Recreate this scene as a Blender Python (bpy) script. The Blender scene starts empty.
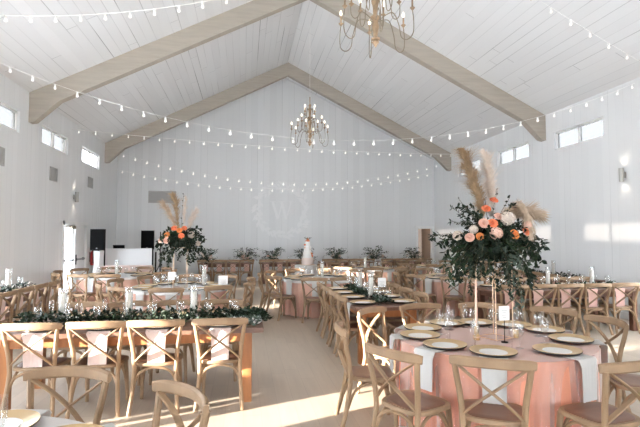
import bpy, math, random
from mathutils import Vector, Matrix
PI = math.pi
sc = bpy.context.scene
col = sc.collection
R = random.Random(7)

# ------------------------------------------------------------------ materials
def new_mat(name):
    m = bpy.data.materials.new(name); m.use_nodes = True
    nt = m.node_tree
    b = nt.nodes['Principled BSDF']
    return m, nt, b

def mat(name, c, rough=.6, metal=0., noise=0., scale=8., sss=0., spec=.5, stretch=(1, 1, 1)):
    m, nt, b = new_mat(name)
    b.inputs['Base Color'].default_value = (*c, 1)
    b.inputs['Roughness'].default_value = rough
    b.inputs['Metallic'].default_value = metal
    b.inputs['Specular IOR Level'].default_value = spec
    if noise:
        tc = nt.nodes.new('ShaderNodeTexCoord'); mp = nt.nodes.new('ShaderNodeMapping')
        mp.inputs['Scale'].default_value = stretch
        n = nt.nodes.new('ShaderNodeTexNoise'); n.inputs['Scale'].default_value = scale; n.inputs['Detail'].default_value = 4
        cr = nt.nodes.new('ShaderNodeMapRange')
        cr.inputs['To Min'].default_value = 1 - noise; cr.inputs['To Max'].default_value = 1 + noise
        cr.inputs['From Min'].default_value = .3; cr.inputs['From Max'].default_value = .7
        mx = nt.nodes.new('ShaderNodeMix'); mx.data_type = 'RGBA'; mx.blend_type = 'MULTIPLY'
        mx.inputs['Factor'].default_value = 1
        mx.inputs['A'].default_value = (*c, 1)
        nt.links.new(tc.outputs['Object'], mp.inputs['Vector']); nt.links.new(mp.outputs['Vector'], n.inputs['Vector'])
        nt.links.new(n.outputs['Fac'], cr.inputs['Value']); nt.links.new(cr.outputs['Result'], mx.inputs['B'])
        nt.links.new(mx.outputs['Result'], b.inputs['Base Color'])
    return m

def cloth_mat(name, c, transl=.25):
    m, nt, b = new_mat(name)
    b.inputs['Base Color'].default_value = (*c, 1); b.inputs['Roughness'].default_value = .85
    b.inputs['Specular IOR Level'].default_value = .15
    t = nt.nodes.new('ShaderNodeBsdfTranslucent'); t.inputs['Color'].default_value = (*c, 1)
    mx = nt.nodes.new('ShaderNodeMixShader'); mx.inputs['Fac'].default_value = transl
    o = nt.nodes['Material Output']
    nt.links.new(b.outputs[0], mx.inputs[1]); nt.links.new(t.outputs[0], mx.inputs[2]); nt.links.new(mx.outputs[0], o.inputs[0])
    return m

def glass_mat(name, tint=(1, 1, 1), gloss=.06, fres=True):
    m = bpy.data.materials.new(name); m.use_nodes = True
    nt = m.node_tree; nt.nodes.clear()
    o = nt.nodes.new('ShaderNodeOutputMaterial'); t = nt.nodes.new('ShaderNodeBsdfTransparent'); g = nt.nodes.new('ShaderNodeBsdfGlossy')
    t.inputs['Color'].default_value = (*tint, 1); g.inputs['Roughness'].default_value = .05
    mx = nt.nodes.new('ShaderNodeMixShader')
    if fres:
        lw = nt.nodes.new('ShaderNodeLayerWeight'); lw.inputs['Blend'].default_value = .25
        mr = nt.nodes.new('ShaderNodeMapRange'); mr.inputs['To Min'].default_value = gloss; mr.inputs['To Max'].default_value = .7
        nt.links.new(lw.outputs['Facing'], mr.inputs['Value']); nt.links.new(mr.outputs['Result'], mx.inputs['Fac'])
    else:
        mx.inputs['Fac'].default_value = gloss
    nt.links.new(t.outputs[0], mx.inputs[1]); nt.links.new(g.outputs[0], mx.inputs[2]); nt.links.new(mx.outputs[0], o.inputs[0])
    return m

def sheer_mat(name, c):
    m, nt, b = new_mat(name)
    b.inputs['Base Color'].default_value = (*c, 1); b.inputs['Roughness'].default_value = .8; b.inputs['Specular IOR Level'].default_value = .2
    t = nt.nodes.new('ShaderNodeBsdfTransparent'); lw = nt.nodes.new('ShaderNodeLayerWeight'); lw.inputs['Blend'].default_value = .45
    mr = nt.nodes.new('ShaderNodeMapRange'); mr.inputs['To Min'].default_value = .12; mr.inputs['To Max'].default_value = .75
    nt.links.new(lw.outputs['Facing'], mr.inputs['Value'])
    mx = nt.nodes.new('ShaderNodeMixShader'); nt.links.new(mr.outputs['Result'], mx.inputs['Fac'])
    nt.links.new(t.outputs[0], mx.inputs[1]); nt.links.new(b.outputs[0], mx.inputs[2]); nt.links.new(mx.outputs[0], nt.nodes['Material Output'].inputs[0])
    return m

def emit_mat(name, c, s, sample=False):
    m = bpy.data.materials.new(name); m.use_nodes = True
    nt = m.node_tree; nt.nodes.clear()
    o = nt.nodes.new('ShaderNodeOutputMaterial'); e = nt.nodes.new('ShaderNodeEmission')
    e.inputs['Color'].default_value = (*c, 1); e.inputs['Strength'].default_value = s
    nt.links.new(e.outputs[0], o.inputs[0])
    if not sample:
        m.cycles.emission_sampling = 'NONE'
    return m

def plank_mat(name, base, across, along, width, groove=.03, dark=.55, tint=.03, joint=0., rough=.6, vary=True, grain=0., bump=.15):
    """boards: across = axis index the boards are counted along, along = axis they run along."""
    m, nt, b = new_mat(name)
    N, L = nt.nodes.new, nt.links.new
    def math_(op, a, bb=None):
        n = N('ShaderNodeMath'); n.operation = op
        for i, v in enumerate((a, bb)):
            if v is None: continue
            if isinstance(v, (int, float)): n.inputs[i].default_value = v
            else: L(v, n.inputs[i])
        return n.outputs[0]
    tc = N('ShaderNodeTexCoord'); sp = N('ShaderNodeSeparateXYZ'); L(tc.outputs['Object'], sp.inputs[0])
    u = math_('DIVIDE', sp.outputs[across], width); v = sp.outputs[along]
    idx = math_('FLOOR', u); fr = math_('FRACT', u)
    wn = N('ShaderNodeTexWhiteNoise'); wn.noise_dimensions = '1D'; L(idx, wn.inputs['W'])
    g = math_('LESS_THAN', fr, groove)
    if vary:
        st = math_('POWER', wn.outputs['Value'], 2.2)
        st = math_('ADD', math_('MULTIPLY', st, .8), .2)
        # breaks along the length so a seam is not equally dark everywhere
        nz = N('ShaderNodeTexNoise'); nz.noise_dimensions = '2D'; nz.inputs['Scale'].default_value = 1.0
        cv = N('ShaderNodeCombineXYZ'); L(math_('MULTIPLY', idx, 3.7), cv.inputs[0]); L(math_('MULTIPLY', v, .35), cv.inputs[1])
        L(cv.outputs[0], nz.inputs['Vector'])
        mr = N('ShaderNodeMapRange'); mr.inputs['From Min'].default_value = .35; mr.inputs['From Max'].default_value = .65
        L(nz.outputs['Fac'], mr.inputs['Value'])
        st = math_('MULTIPLY', st, mr.outputs['Result'])
        gs = math_('MULTIPLY', g, st)
    else:
        gs = g
    if joint:
        jv = math_('FRACT', math_('DIVIDE', math_('ADD', v, math_('MULTIPLY', wn.outputs['Value'], joint)), joint))
        jl = math_('LESS_THAN', jv, .012 / joint)
        gs = math_('MAXIMUM', gs, math_('MULTIPLY', jl, .5))
        jid = math_('FLOOR', math_('DIVIDE', math_('ADD', v, math_('MULTIPLY', wn.outputs['Value'], joint)), joint))
        wn2 = N('ShaderNodeTexWhiteNoise'); wn2.noise_dimensions = '2D'
        cv2 = N('ShaderNodeCombineXYZ'); L(idx, cv2.inputs[0]); L(jid, cv2.inputs[1]); L(cv2.outputs[0], wn2.inputs['Vector'])
        rnd = wn2.outputs['Value']
    else:
        rnd = wn.outputs['Value']
    val = math_('ADD', math_('MULTIPLY', rnd, 2 * tint), 1 - tint)
    if grain:
        n = N('ShaderNodeTexNoise'); n.inputs['Scale'].default_value = 1; n.inputs['Detail'].default_value = 5
        mp = N('ShaderNodeMapping'); s = [14, 14, 14]; s[along] = 1.2; mp.inputs['Scale'].default_value = s
        L(tc.outputs['Object'], mp.inputs['Vector']); L(mp.outputs[0], n.inputs['Vector'])
        val = math_('MULTIPLY', val, math_('ADD', math_('MULTIPLY', n.outputs['Fac'], 2 * grain), 1 - grain))
    val = math_('MULTIPLY', val, math_('SUBTRACT', 1, math_('MULTIPLY', gs, dark)))
    mx = N('ShaderNodeMix'); mx.data_type = 'RGBA'; mx.blend_type = 'MULTIPLY'; mx.inputs['Factor'].default_value = 1
    mx.inputs['A'].default_value = (*base, 1); L(val, mx.inputs['B'])
    L(mx.outputs['Result'], b.inputs['Base Color']); b.inputs['Roughness'].default_value = rough
    if bump:
        bp = N('ShaderNodeBump'); bp.inputs['Strength'].default_value = bump; bp.inputs['Distance'].default_value = .006
        L(math_('SUBTRACT', 1, g), bp.inputs['Height']); L(bp.outputs[0], b.inputs['Normal'])
    return m

WHITE = (.79, .80, .805)
M = {
 'wall_side': plank_mat('white vertical boards side', WHITE, 1, 2, .21, .035, .5, .02),
 'wall_end': plank_mat('white vertical boards end', (.775, .785, .79), 0, 2, .24, .035, .5, .025),
 'ceiling': plank_mat('white ceiling planks', (.79, .795, .80), 0, 1, .185, .07, .8, .025, joint=4.2),
 'floor': plank_mat('pale oak floor', (.43, .355, .28), 0, 1, .17, .018, .25, .05, joint=1.9, rough=.42, vary=False, grain=.14, bump=.05),
 'beam': mat('pale oak beam', (.425, .38, .32), .7, noise=.07, scale=2, stretch=(1, 1, 9)),
 'trim': mat('white trim', (.82, .82, .81), .5),
 'pane': glass_mat('tinted window film', (.175, .172, .168), .04, False),
 'doorglass': glass_mat('door glass', (.96, .97, .97), .04, False),
 'chair': mat('washed elm', (.29, .185, .105), .6, noise=.14, scale=9, stretch=(1, 1, .35)),
 'seat': mat('brown seat wood', (.17, .075, .04), .42, noise=.15, scale=7, stretch=(.4, 3, 1)),
 'farm_top': mat('dark stained farm top', (.17, .085, .055), .45, noise=.25, scale=4, stretch=(1, 6, 1)),
 'farm_leg_dark': mat('red brown pine', (.15, .065, .04), .5, noise=.2, scale=5, stretch=(3, 3, .6)),
 'farm_leg': mat('orange stained pine', (.36, .14, .045), .5, noise=.2, scale=5, stretch=(3, 3, .6)),
 'peach': cloth_mat('pale peach cloth', (.85, .56, .45), .3),
 'peach_deep': cloth_mat('peach cloth', (.88, .41, .27), .3),
 'overlay': cloth_mat('blush overlay', (.80, .70, .67), .3),
 'sheer': sheer_mat('sheer blush overlay', (.76, .66, .62)),
 'whitecloth': cloth_mat('white cloth', (.74, .73, .72), .2),
 'napkin_white': cloth_mat('pale napkin', (.68, .67, .65), .25),
 'napkin_blush': cloth_mat('blush napkin', (.85, .70, .65), .25),
 'napkin_pink': cloth_mat('pink napkin', (.82, .56, .49), .25),
 'gold': mat('tan gold plate', (.60, .42, .22), .35, .35),
 'plate_white': mat('white china', (.82, .80, .77), .3),
 'plate_shadow': mat('painted plate shadow', (.03, .03, .03), .5),
 'brass': mat('soft gold metal', (.72, .52, .36), .4, .8),
 'iron': mat('aged bronze iron', (.22, .18, .13), .55, .3),
 'turned': mat('distressed turned wood', (.30, .205, .125), .6, noise=.3, scale=14),
 'glass': glass_mat('clear glass', (.985, .99, .99), .09),
 'candle': mat('ivory candle', (.86, .82, .76), .5),
 'peach_candle': mat('peach taper', (.85, .55, .42), .5),
 'flame_bulb': emit_mat('candle bulb glow', (1, .86, .68), 2.2),
 'bulb': emit_mat('string bulb glow', (1, .95, .88), .8),
 'cord': mat('white cord', (.88, .87, .85), .5),
 'leaf_dark': mat('dark green leaf', (.013, .023, .013), .55, spec=.2, noise=.4, scale=9),
 'leaf_mid': mat('mid green leaf', (.032, .055, .028), .55, spec=.2, noise=.35, scale=9),
 'leaf_grey': mat('grey eucalyptus leaf', (.11, .145, .115), .6, spec=.2, noise=.3, scale=9),
 'leaf_round': mat('dark round leaf', (.016, .028, .019), .55, spec=.25, noise=.3, scale=9),
 'stem': mat('brown stem', (.10, .085, .045), .7),
 'coral': mat('coral rose', (.83, .27, .13), .7, noise=.15, scale=25),
 'orange': mat('orange bloom', (.80, .30, .09), .7, noise=.15, scale=25),
 'blush': mat('blush rose', (.80, .52, .42), .7, noise=.1, scale=25),
 'ivory': mat('ivory bloom', (.66, .56, .48), .7, noise=.08, scale=25),
 'pampas': mat('beige pampas', (.60, .47, .35), .9, noise=.2, scale=20),
 'pampas_pale': mat('pale pampas', (.82, .73, .65), .9, noise=.12, scale=20),
 'pampas_brown': mat('tawny pampas', (.50, .36, .22), .9, noise=.25, scale=20),
 'black': mat('matte black', (.007, .007, .0075), .7, spec=.15),
 'grille': mat('black grille', (.007, .007, .007), .9, noise=.4, scale=120, spec=.05),
 'steel': mat('grey steel', (.32, .32, .32), .35, .8),
 'vent': mat('grey louvre paint', (.47, .46, .445), .6),
 'red': mat('red enamel', (.45, .02, .02), .35),
 'sun_dimming_doorglass': glass_mat('sun-dimming door tint', (.68, .69, .7), .04, False),  # tint added to dim the daylight through one door leaf
 'fill_curtain': cloth_mat('added fill curtain', (.22, .226, .237), .75),
 'sun_diffusing': cloth_mat('sun-diffusing pane', (.28, .28, .285), 1.0),
 'scrim': cloth_mat('white scrim', (.84, .84, .84), .3),
 'cake': mat('white icing', (.86, .84, .81), .5),
 'cake_blush': mat('blush icing', (.85, .72, .66), .5),
 'brownwall': mat('brown corridor paint', (.30, .225, .17), .7),
 'card': mat('white card', (.86, .85, .83), .6),
 'ink': mat('grey ink', (.25, .25, .24), .7),
 'gobo_light_paint': mat('painted gobo light', (.835, .84, .845), .5),  # projected light put into a tone whiter than the wall
 'rim_steel': mat('sconce grey', (.42, .41, .38), .45, .4),
 'lamp_glow': emit_mat('sconce glow', (1, .88, .72), 3),
}

# ------------------------------------------------------------------ mesh builder
def cat(pts, n=6):
    """Catmull-Rom through pts."""
    P = [Vector(p) for p in pts]
    if len(P) < 3: return P
    out = []
    for i in range(len(P) - 1):
        p0 = P[i - 1] if i else P[0] * 2 - P[1]; p1, p2 = P[i], P[i + 1]
        p3 = P[i + 2] if i + 2 < len(P) else P[-1] * 2 - P[-2]
        for k in range(n):
            t = k / n
            out.append(.5 * ((2 * p1) + (p2 - p0) * t + (2 * p0 - 5 * p1 + 4 * p2 - p3) * t * t + (3 * p1 - p0 - 3 * p2 + p3) * t ** 3))
    out.append(P[-1]); return out

class MB:
    def __init__(s): s.v = []; s.f = []; s.mi = []; s.cur = 0
    def add(s, vs, fs):
        o = len(s.v); s.v += [tuple(x) for x in vs]
        for f in fs: s.f.append(tuple(o + i for i in f)); s.mi.append(s.cur)
    def box(s, a, b):
        (x0, y0, z0), (x1, y1, z1) = a, b
        s.add([(x0,y0,z0),(x1,y0,z0),(x1,y1,z0),(x0,y1,z0),(x0,y0,z1),(x1,y0,z1),(x1,y1,z1),(x0,y1,z1)],
              [(0,3,2,1),(4,5,6,7),(0,1,5,4),(1,2,6,5),(2,3,7,6),(3,0,4,7)])
    def bbox(s, a, b, c=.004):
        """box with chamfered vertical and top edges"""
        (x0, y0, z0), (x1, y1, z1) = a, b
        def ring(z, i): return [(x0+i+c,y0+i,z),(x1-i-c,y0+i,z),(x1-i,y0+i+c,z),(x1-i,y1-i-c,z),(x1-i-c,y1-i,z),(x0+i+c,y1-i,z),(x0+i,y1-i-c,z),(x0+i,y0+i+c,z)]
        rs = [ring(z0, c), ring(z0 + c, 0), ring(z1 - c, 0), ring(z1, c)]
        vs = sum(rs, []); fs = [tuple(range(7, -1, -1)), tuple(range(24, 32))]
        for k in range(3):
            for i in range(8): j = (i + 1) % 8; fs.append((k*8+i, k*8+j, k*8+8+j, k*8+8+i))
        s.add(vs, fs)
    def sweep(s, path, prof, ref=(0, 0, 1), scale=None, caps=True):
        P = [Vector(p) for p in path]; n = len(prof); vs = []; fs = []
        ref = Vector(ref)
        for i, p in enumerate(P):
            t = (P[min(i + 1, len(P) - 1)] - P[max(i - 1, 0)]).normalized()
            a = ref.cross(t)
            if a.length < 1e-4: a = Vector((1, 0, 0)).cross(t)
            if a.length < 1e-4: a = Vector((0, 1, 0)).cross(t)
            a.normalize(); b = t.cross(a)
            k = scale[i] if scale else 1
            for (x, y) in prof: vs.append(p + a * x * k + b * y * k)
        for i in range(len(P) - 1):
            for j in range(n):
                jj = (j + 1) % n; fs.append((i*n+j, i*n+jj, (i+1)*n+jj, (i+1)*n+j))
        if caps: fs.append(tuple(range(n - 1, -1, -1))); fs.append(tuple((len(P)-1)*n + j for j in range(n)))
        s.add(vs, fs)
    def tube(s, path, r, n=8, ref=(0.13, 0.31, 0.9), scale=None):
        s.sweep(path, [(r * math.cos(2*PI*j/n), r * math.sin(2*PI*j/n)) for j in range(n)], ref, scale)
    def lathe(s, prof, n=16, c=(0, 0, 0), close=False):
        vs = []; fs = []
        for (r, z) in prof:
            for j in range(n):
                a = 2*PI*j/n; vs.append((c[0] + r*math.cos(a), c[1] + r*math.sin(a), c[2] + z))
        k = len(prof)
        for i in range(k - 1):
            for j in range(n):
                jj = (j + 1) % n; fs.append((i*n+j, i*n+jj, (i+1)*n+jj, (i+1)*n+j))
        if prof[0][0] > 1e-4 and close: fs.append(tuple(range(n - 1, -1, -1)))
        if prof[-1][0] > 1e-4 and close: fs.append(tuple((k-1)*n + j for j in range(n)))
        s.add(vs, fs)
    def prism(s, poly, h0, h1, axis=1):
        """poly: 2-D points; extruded along axis from h0 to h1"""
        n = len(poly)
        def P(p, h):
            return [(h, p[0], p[1]), (p[0], h, p[1]), (p[0], p[1], h)][axis]
        vs = [P(p, h0) for p in poly] + [P(p, h1) for p in poly]
        fs = [tuple(range(n)), tuple(range(2*n - 1, n - 1, -1))]
        for i in range(n): j = (i + 1) % n; fs.append((i, i + n, j + n, j))
        s.add(vs, fs)
    def ball(s, c, r, n=10, k=6, sq=(1, 1, 1)):
        vs = []; fs = []
        for i in range(k + 1):
            t = PI * i / k
            for j in range(n):
                a = 2*PI*j/n
                vs.append((c[0] + r*sq[0]*math.sin(t)*math.cos(a), c[1] + r*sq[1]*math.sin(t)*math.sin(a), c[2] - r*sq[2]*math.cos(t)))
        for i in range(k):
            for j in range(n): jj = (j+1) % n; fs.append((i*n+j, i*n+jj, (i+1)*n+jj, (i+1)*n+j))
        s.add(vs, fs)
    def build(s, name, m, parent=None, smooth=True, loc=(0, 0, 0)):
        me = bpy.data.meshes.new(name); me.from_pydata(s.v, [], s.f)
        ms = m if isinstance(m, (list, tuple)) else [m]
        for x in ms: me.materials.append(x)
        if len(ms) > 1: me.polygons.foreach_set('material_index', s.mi)
        import bmesh
        bm = bmesh.new(); bm.from_mesh(me)
        bmesh.ops.remove_doubles(bm, verts=bm.verts, dist=1e-6)
        bmesh.ops.recalc_face_normals(bm, faces=bm.faces)
        bm.to_mesh(me); bm.free()
        if smooth:
            me.polygons.foreach_set('use_smooth', [True] * len(me.polygons))
            try: me.set_sharp_from_angle(angle=math.radians(42))
            except Exception: pass
        o = bpy.data.objects.new(name, me); col.objects.link(o)
        o.location = loc
        if parent: o.parent = parent
        return o

def tag(o, label=None, catg=None, group=None, kind=None):
    for k, v in (('label', label), ('category', catg), ('group', group), ('kind', kind)):
        if v: o[k] = v
    return o
def thing(name, label, catg, loc=(0, 0, 0), rz=0, group=None):
    o = bpy.data.objects.new(name, None); col.objects.link(o)
    o.location = loc; o.rotation_euler = (0, 0, rz); o.empty_display_size = .1
    return tag(o, label, catg, group)
KIDS = {}
def children(o):
    return list(o.children)
def dup(root, loc, rz, label, group=None, kids=None):
    def cp(o, parent):
        c = o.copy(); col.objects.link(c)
        if parent is not None: c.parent = parent
        for ch in kidmap.get(o.name, ()): cp(ch, c)
        return c
    kidmap = kids
    r = cp(root, None); r.location = loc; r.rotation_euler = (0, 0, rz)
    r['label'] = label
    if group: r['group'] = group
    return r
def kidmap_of(root):
    m = {}
    def rec(o):
        m[o.name] = list(o.children)
        for c in m[o.name]: rec(c)
    rec(root); return m
ORD = ['', 'first', 'second', 'third', 'fourth', 'fifth', 'sixth', 'seventh', 'eighth', 'ninth', 'tenth', 'eleventh', 'twelfth']

# ------------------------------------------------------------------ camera
H, YAW, PIT, F = 1.68, .158, .0495, 474.
cam = bpy.data.cameras.new('camera'); co = bpy.data.objects.new('camera', cam); col.objects.link(co)
cam.sensor_width = 36; cam.lens = F / 640 * 36; cam.clip_end = 200; cam.clip_start = .05
co.location = (0, 0, H); co.rotation_euler = (PI / 2 + PIT, 0, -YAW)
sc.camera = co

# ------------------------------------------------------------------ room
XL, XR, Y0, Y1, ZE, ZR = -4.70, 7.75, -6.0, 18.6, 4.86, 8.02
XM = (XL + XR) / 2; T = .16
def holes_panel(u0, u1, z0, z1, holes, place, name, m):
    """a wall panel with rectangular openings; place(u, z, d) -> xyz, d = 0 inner face, 1 outer face"""
    us = sorted({u0, u1, *[h[0] for h in holes], *[h[1] for h in holes]}); zs = sorted({z0, z1, *[h[2] for h in holes], *[h[3] for h in holes]})
    def hole(i, j):
        if i < 0 or j < 0 or i >= len(us) - 1 or j >= len(zs) - 1: return True
        a, b = (us[i] + us[i+1]) / 2, (zs[j] + zs[j+1]) / 2
        return any(h[0] < a < h[1] and h[2] < b < h[3] for h in holes)
    mb = MB()
    for i in range(len(us) - 1):
        for j in range(len(zs) - 1):
            if hole(i, j): continue
            a, b, c, d = us[i], us[i+1], zs[j], zs[j+1]
            for k in (0, 1): mb.add([place(a,c,k), place(b,c,k), place(b,d,k), place(a,d,k)], [(0,1,2,3)])
            for (di, dj, p, q) in ((-1,0,(a,c),(a,d)), (1,0,(b,c),(b,d)), (0,-1,(a,c),(b,c)), (0,1,(a,d),(b,d))):
                if hole(i+di, j+dj): mb.add([place(*p,0), place(*q,0), place(*q,1), place(*p,1)], [(0,1,2,3)])
    o = mb.build(name, m, smooth=False); o['kind'] = 'structure'; return o
def struct(o): o['kind'] = 'structure'; return o

WZ0, WZ1 = 3.87, 4.33
left_windows = [(a, a + 1.66) for a in (-4.83, -2.03, .77, 3.55, 6.33, 9.11, 11.88, 14.66)]
right_windows = [(a, a + 1.66) for a in (-4.6, -1.82, .93, 3.68, 6.43, 9.18, 11.93, 14.68)]
LDOORS = [(2.30, 3.06, 0.02, 2.08), (3.12, 3.24, .02, .92), (3.30, 3.42, .02, .92), (9.2, 10.04, .02, 2.4), (13.42, 14.26, .02, 2.02), (14.34, 15.18, .02, 2.02), (-5.3, -4.4, .02, 2.1), (-3.4, -2.5, .02, 2.1)]  # last two added out of view for sky fill and sun bounce
R_FILL_OPENINGS = [(-4.5, -3.2, 0.02, 2.2), (5.6, 7.4, .9, 2.1)]  # unseen right-wall openings added to let in sky fill
FILL_CURT = [(4.25, 6.25), (6.55, 8.75)]  # unseen windows added; their curtains diffuse the sun into soft side fill
holes_panel(Y0, Y1, 0, ZE, [(a, b, WZ0, WZ1) for a, b in left_windows] + LDOORS + [(3.12, 4.0, 1.12, 1.66)] + [(a, b, .5, 3.4) for a, b in FILL_CURT], lambda u, z, d: (XL - T*d, u, z), 'wall_left', M['wall_side'])
holes_panel(Y0, Y1, 0, ZE, [(a, b, WZ0, WZ1) for a, b in right_windows] + R_FILL_OPENINGS, lambda u, z, d: (XR + T*d, u, z), 'wall_right', M['wall_side'])
DOORX = (7.03, 7.63, 2.02)
w = holes_panel(XL - T, XR + T, 0, ZE, [(DOORX[0], DOORX[1], 0, DOORX[2])], lambda u, z, d: (u, Y1 + T*d, z), 'wall_back', M['wall_end'])
g = MB(); g.prism([(XL - T, ZE), (XR + T, ZE), (XM, ZR + .08)], Y1, Y1 + T); struct(g.build('wall_back_gable', M['wall_end'], smooth=False))
holes_panel(XL - T, XR + T, 0, ZE, [(-.4, 1.2, 0, 2.2)], lambda u, z, d: (u, Y0 - T*d, z), 'wall_front', M['wall_end'])  # opening behind the camera added for sky fill
g = MB(); g.prism([(XL - T, ZE), (XR + T, ZE), (XM, ZR + .08)], Y0 - T, Y0); struct(g.build('wall_front_gable', M['wall_end'], smooth=False))
fl = MB(); fl.box((XL - T, Y0 - T, -.15), (XR + T, Y1 + T, 0)); struct(fl.build('floor', M['floor'], smooth=False))
ce = MB()
for s, xa in ((-1, XL - T), (1, XR + T)):
    za = ZE - (T / (XM - XL)) * (ZR - ZE)
    ce.prism([(xa, za), (XM, ZR), (XM, ZR + .18), (xa, za + .18)], Y0 - T, Y1 + T)
struct(ce.build('ceiling', M['ceiling'], smooth=False))

# trims: cream line under the gable, baseboards
def base(name, a, b):
    mb = MB(); mb.box(a, b); struct(mb.build(name, M['trim'], smooth=False))
base('baseboard_back', (XL, Y1 - .02, 0), (DOORX[0] - .1, Y1, .14))
for i, (a, b) in enumerate(((Y0, 2.25), (3.5, 9.12), (10.12, 13.33), (15.27, Y1))): base('baseboard_left' + ('' if not i else '.%03d' % i), (XL, a, 0), (XL + .02, b, .14))
for i, (a, b) in enumerate(((Y0, -4.5), (-1.2, 1.2), (5.0, Y1))): base('baseboard_right' + ('' if not i else '.%03d' % i), (XR - .02, a, 0), (XR, b, .14))

def window(n, side, a, b):
    x = XL - T / 2 if side < 0 else XR + T / 2
    mb = MB(); w = .045
    for (p, q, c, d) in ((a, b, WZ0, WZ0 + w), (a, b, WZ1 - w, WZ1), (a, a + w, WZ0, WZ1), (b - w, b, WZ0, WZ1), ((a+b)/2 - .03, (a+b)/2 + .03, WZ0, WZ1)):
        mb.box((x - .03, p, c), (x + .03, q, d))
    o = struct(mb.build('window_%d' % n, M['trim'], smooth=False))
    p = MB(); p.box((x - .004, a + w, WZ0 + w), (x + .004, b - w, WZ1 - w)); p.build('pane', M['sun_diffusing' if n == 8 else 'pane'], o, smooth=False)  # one pane made diffusing to keep a sun patch off the back wall
n = 1
for a, b in left_windows: window(n, -1, a, b); n += 1
for a, b in right_windows: window(n, 1, a, b); n += 1

mb = MB(); x = XL - T/2
for (p, q, c, d) in ((3.12, 4.0, 1.12, 1.15), (3.12, 4.0, 1.63, 1.66), (3.12, 3.15, 1.12, 1.66), (3.97, 4.0, 1.12, 1.66)): mb.box((x - .03, p, c), (x + .03, q, d))
o = struct(mb.build('window_%d' % n, M['trim'], smooth=False))
p = MB(); p.box((x - .004, 3.15, 1.15), (x + .004, 3.97, 1.63)); p.build('pane', M['doorglass'], o, smooth=False)
for k, (a, b) in enumerate(FILL_CURT):
    n += 1; mb = MB()
    for (p_, q_, c_, d_) in ((a, b, .5, .56), (a, b, 3.34, 3.4), (a, a + .06, .5, 3.4), (b - .06, b, .5, 3.4), ((a+b)/2 - .03, (a+b)/2 + .03, .5, 3.4)): mb.box((XL - .12, p_, c_), (XL - .06, q_, d_))
    o = struct(mb.build('window_%d' % n, M['trim'], smooth=False))  # frame of a fill window added out of view
    mb = MB(); N_ = 60; vs = []; fs = []
    for i in range(N_ + 1):
        y_ = a - .05 + (b - a + .1)*i/N_; x_ = XL + .05 + .02*math.sin(i*1.3)
        vs += [(x_, y_, .3), (x_, y_, 3.5)]
    for i in range(N_): fs.append((2*i, 2*i+2, 2*i+3, 2*i+1))
    mb.add(vs, fs); mb.build('added_fill_curtain', M['fill_curtain'], o)
# glass double door on the side wall (two leaves) and off-frame ones, several of them added for fill light
def door(n, side, a, b, z1, bar=True, closer=False, z0=.02):
    x = XL - T * .4 if side < 0 else XR + T * .4
    s = 1 if side < 0 else -1
    mb = MB(); st = .085 if b - a > .5 else .008
    for (p, q, c, d) in ((a, b, z0, z0 + (.2 if b - a > .5 else .02)), (a, b, z1 - st, z1), (a, a + st, z0, z1), (b - st, b, z0, z1)):
        mb.box((x - .022, p, c), (x + .022, q, d))
    o = struct(mb.build('door_%d' % n, M['trim'], smooth=False))  # 20 and up are added fill openings; the last two of LDOORS are added too
    p = MB(); p.box((x - (.018 if n == 6 else .004), a + st, z0 + .01), (x + (.018 if n == 6 else .004), b - st, z1 - st)); p.build('door_pane' if n != 6 else 'door_panel', M['sun_dimming_doorglass' if n == 5 else 'doorglass' if n != 6 else 'trim'], o, smooth=False)
    if bar:
        h = MB(); h.box((x + s*.05, a + .1, 1.02), (x + s*.085, b - .1, 1.065)); h.box((x + s*.02, a + .1, 1.0), (x + s*.06, a + .16, 1.085)); h.box((x + s*.02, b - .16, 1.0), (x + s*.06, b - .1, 1.085))
        h.build('push_bar', M['steel'], o, smooth=False)
        e = MB(); e.box((x + s*.03, a - .02, .9), (x + s*.075, a + .05, 1.18)); e.build('lock_plate', M['black'], o, smooth=False)
    if closer:
        h = MB(); h.box((x + s*.02, b - .36, z1 - .12), (x + s*.12, b - .1, z1 - .03)); h.build('door_closer', M['iron'], o, smooth=False)
    return o
for i, (a, b, z0, z1) in enumerate(LDOORS): door(1 + i, -1, a, b, z1, bar=i in (4, 5), closer=i == 4)
for i, (a, b, z0, z1) in enumerate(R_FILL_OPENINGS): door(20 + i, 1, a, b, z1, bar=False, z0=z0)  # added fill openings, built with the door frame code
mb = MB()
for (a, b, c, d) in ((13.33, 13.42, 0, 2.11), (15.18, 15.27, 0, 2.11), (13.33, 15.27, 2.02, 2.11)): mb.box((XL, a, c), (XL + .025, b, d))
struct(mb.build('trim_1', M['trim'], smooth=False))
mb = MB()
mb.box((DOORX[0] - .09, Y1 - .025, 0), (DOORX[0], Y1, DOORX[2] + .09)); mb.box((DOORX[1], Y1 - .025, 0), (DOORX[1] + .09, Y1, DOORX[2] + .09)); mb.box((DOORX[0] - .12, Y1 - .03, DOORX[2]), (DOORX[1] + .12, Y1, DOORX[2] + .11))
struct(mb.build('trim_2', M['trim'], smooth=False))
mb = MB()
mb.box((6.5, 21.2, 0), (9.0, 21.3, 2.6)); mb.box((6.4, 18.76, 0), (6.5, 21.3, 2.6)); mb.box((8.2, 18.76, 0), (8.3, 21.3, 2.6)); mb.box((6.4, 18.76, 2.5), (8.3, 21.3, 2.6))
struct(mb.build('wall_corridor', M['brownwall'], smooth=False))
mb = MB(); mb.box((6.4, 18.76, -.15), (8.3, 21.3, 0)); struct(mb.build('floor_corridor', M['floor'], smooth=False))

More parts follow.
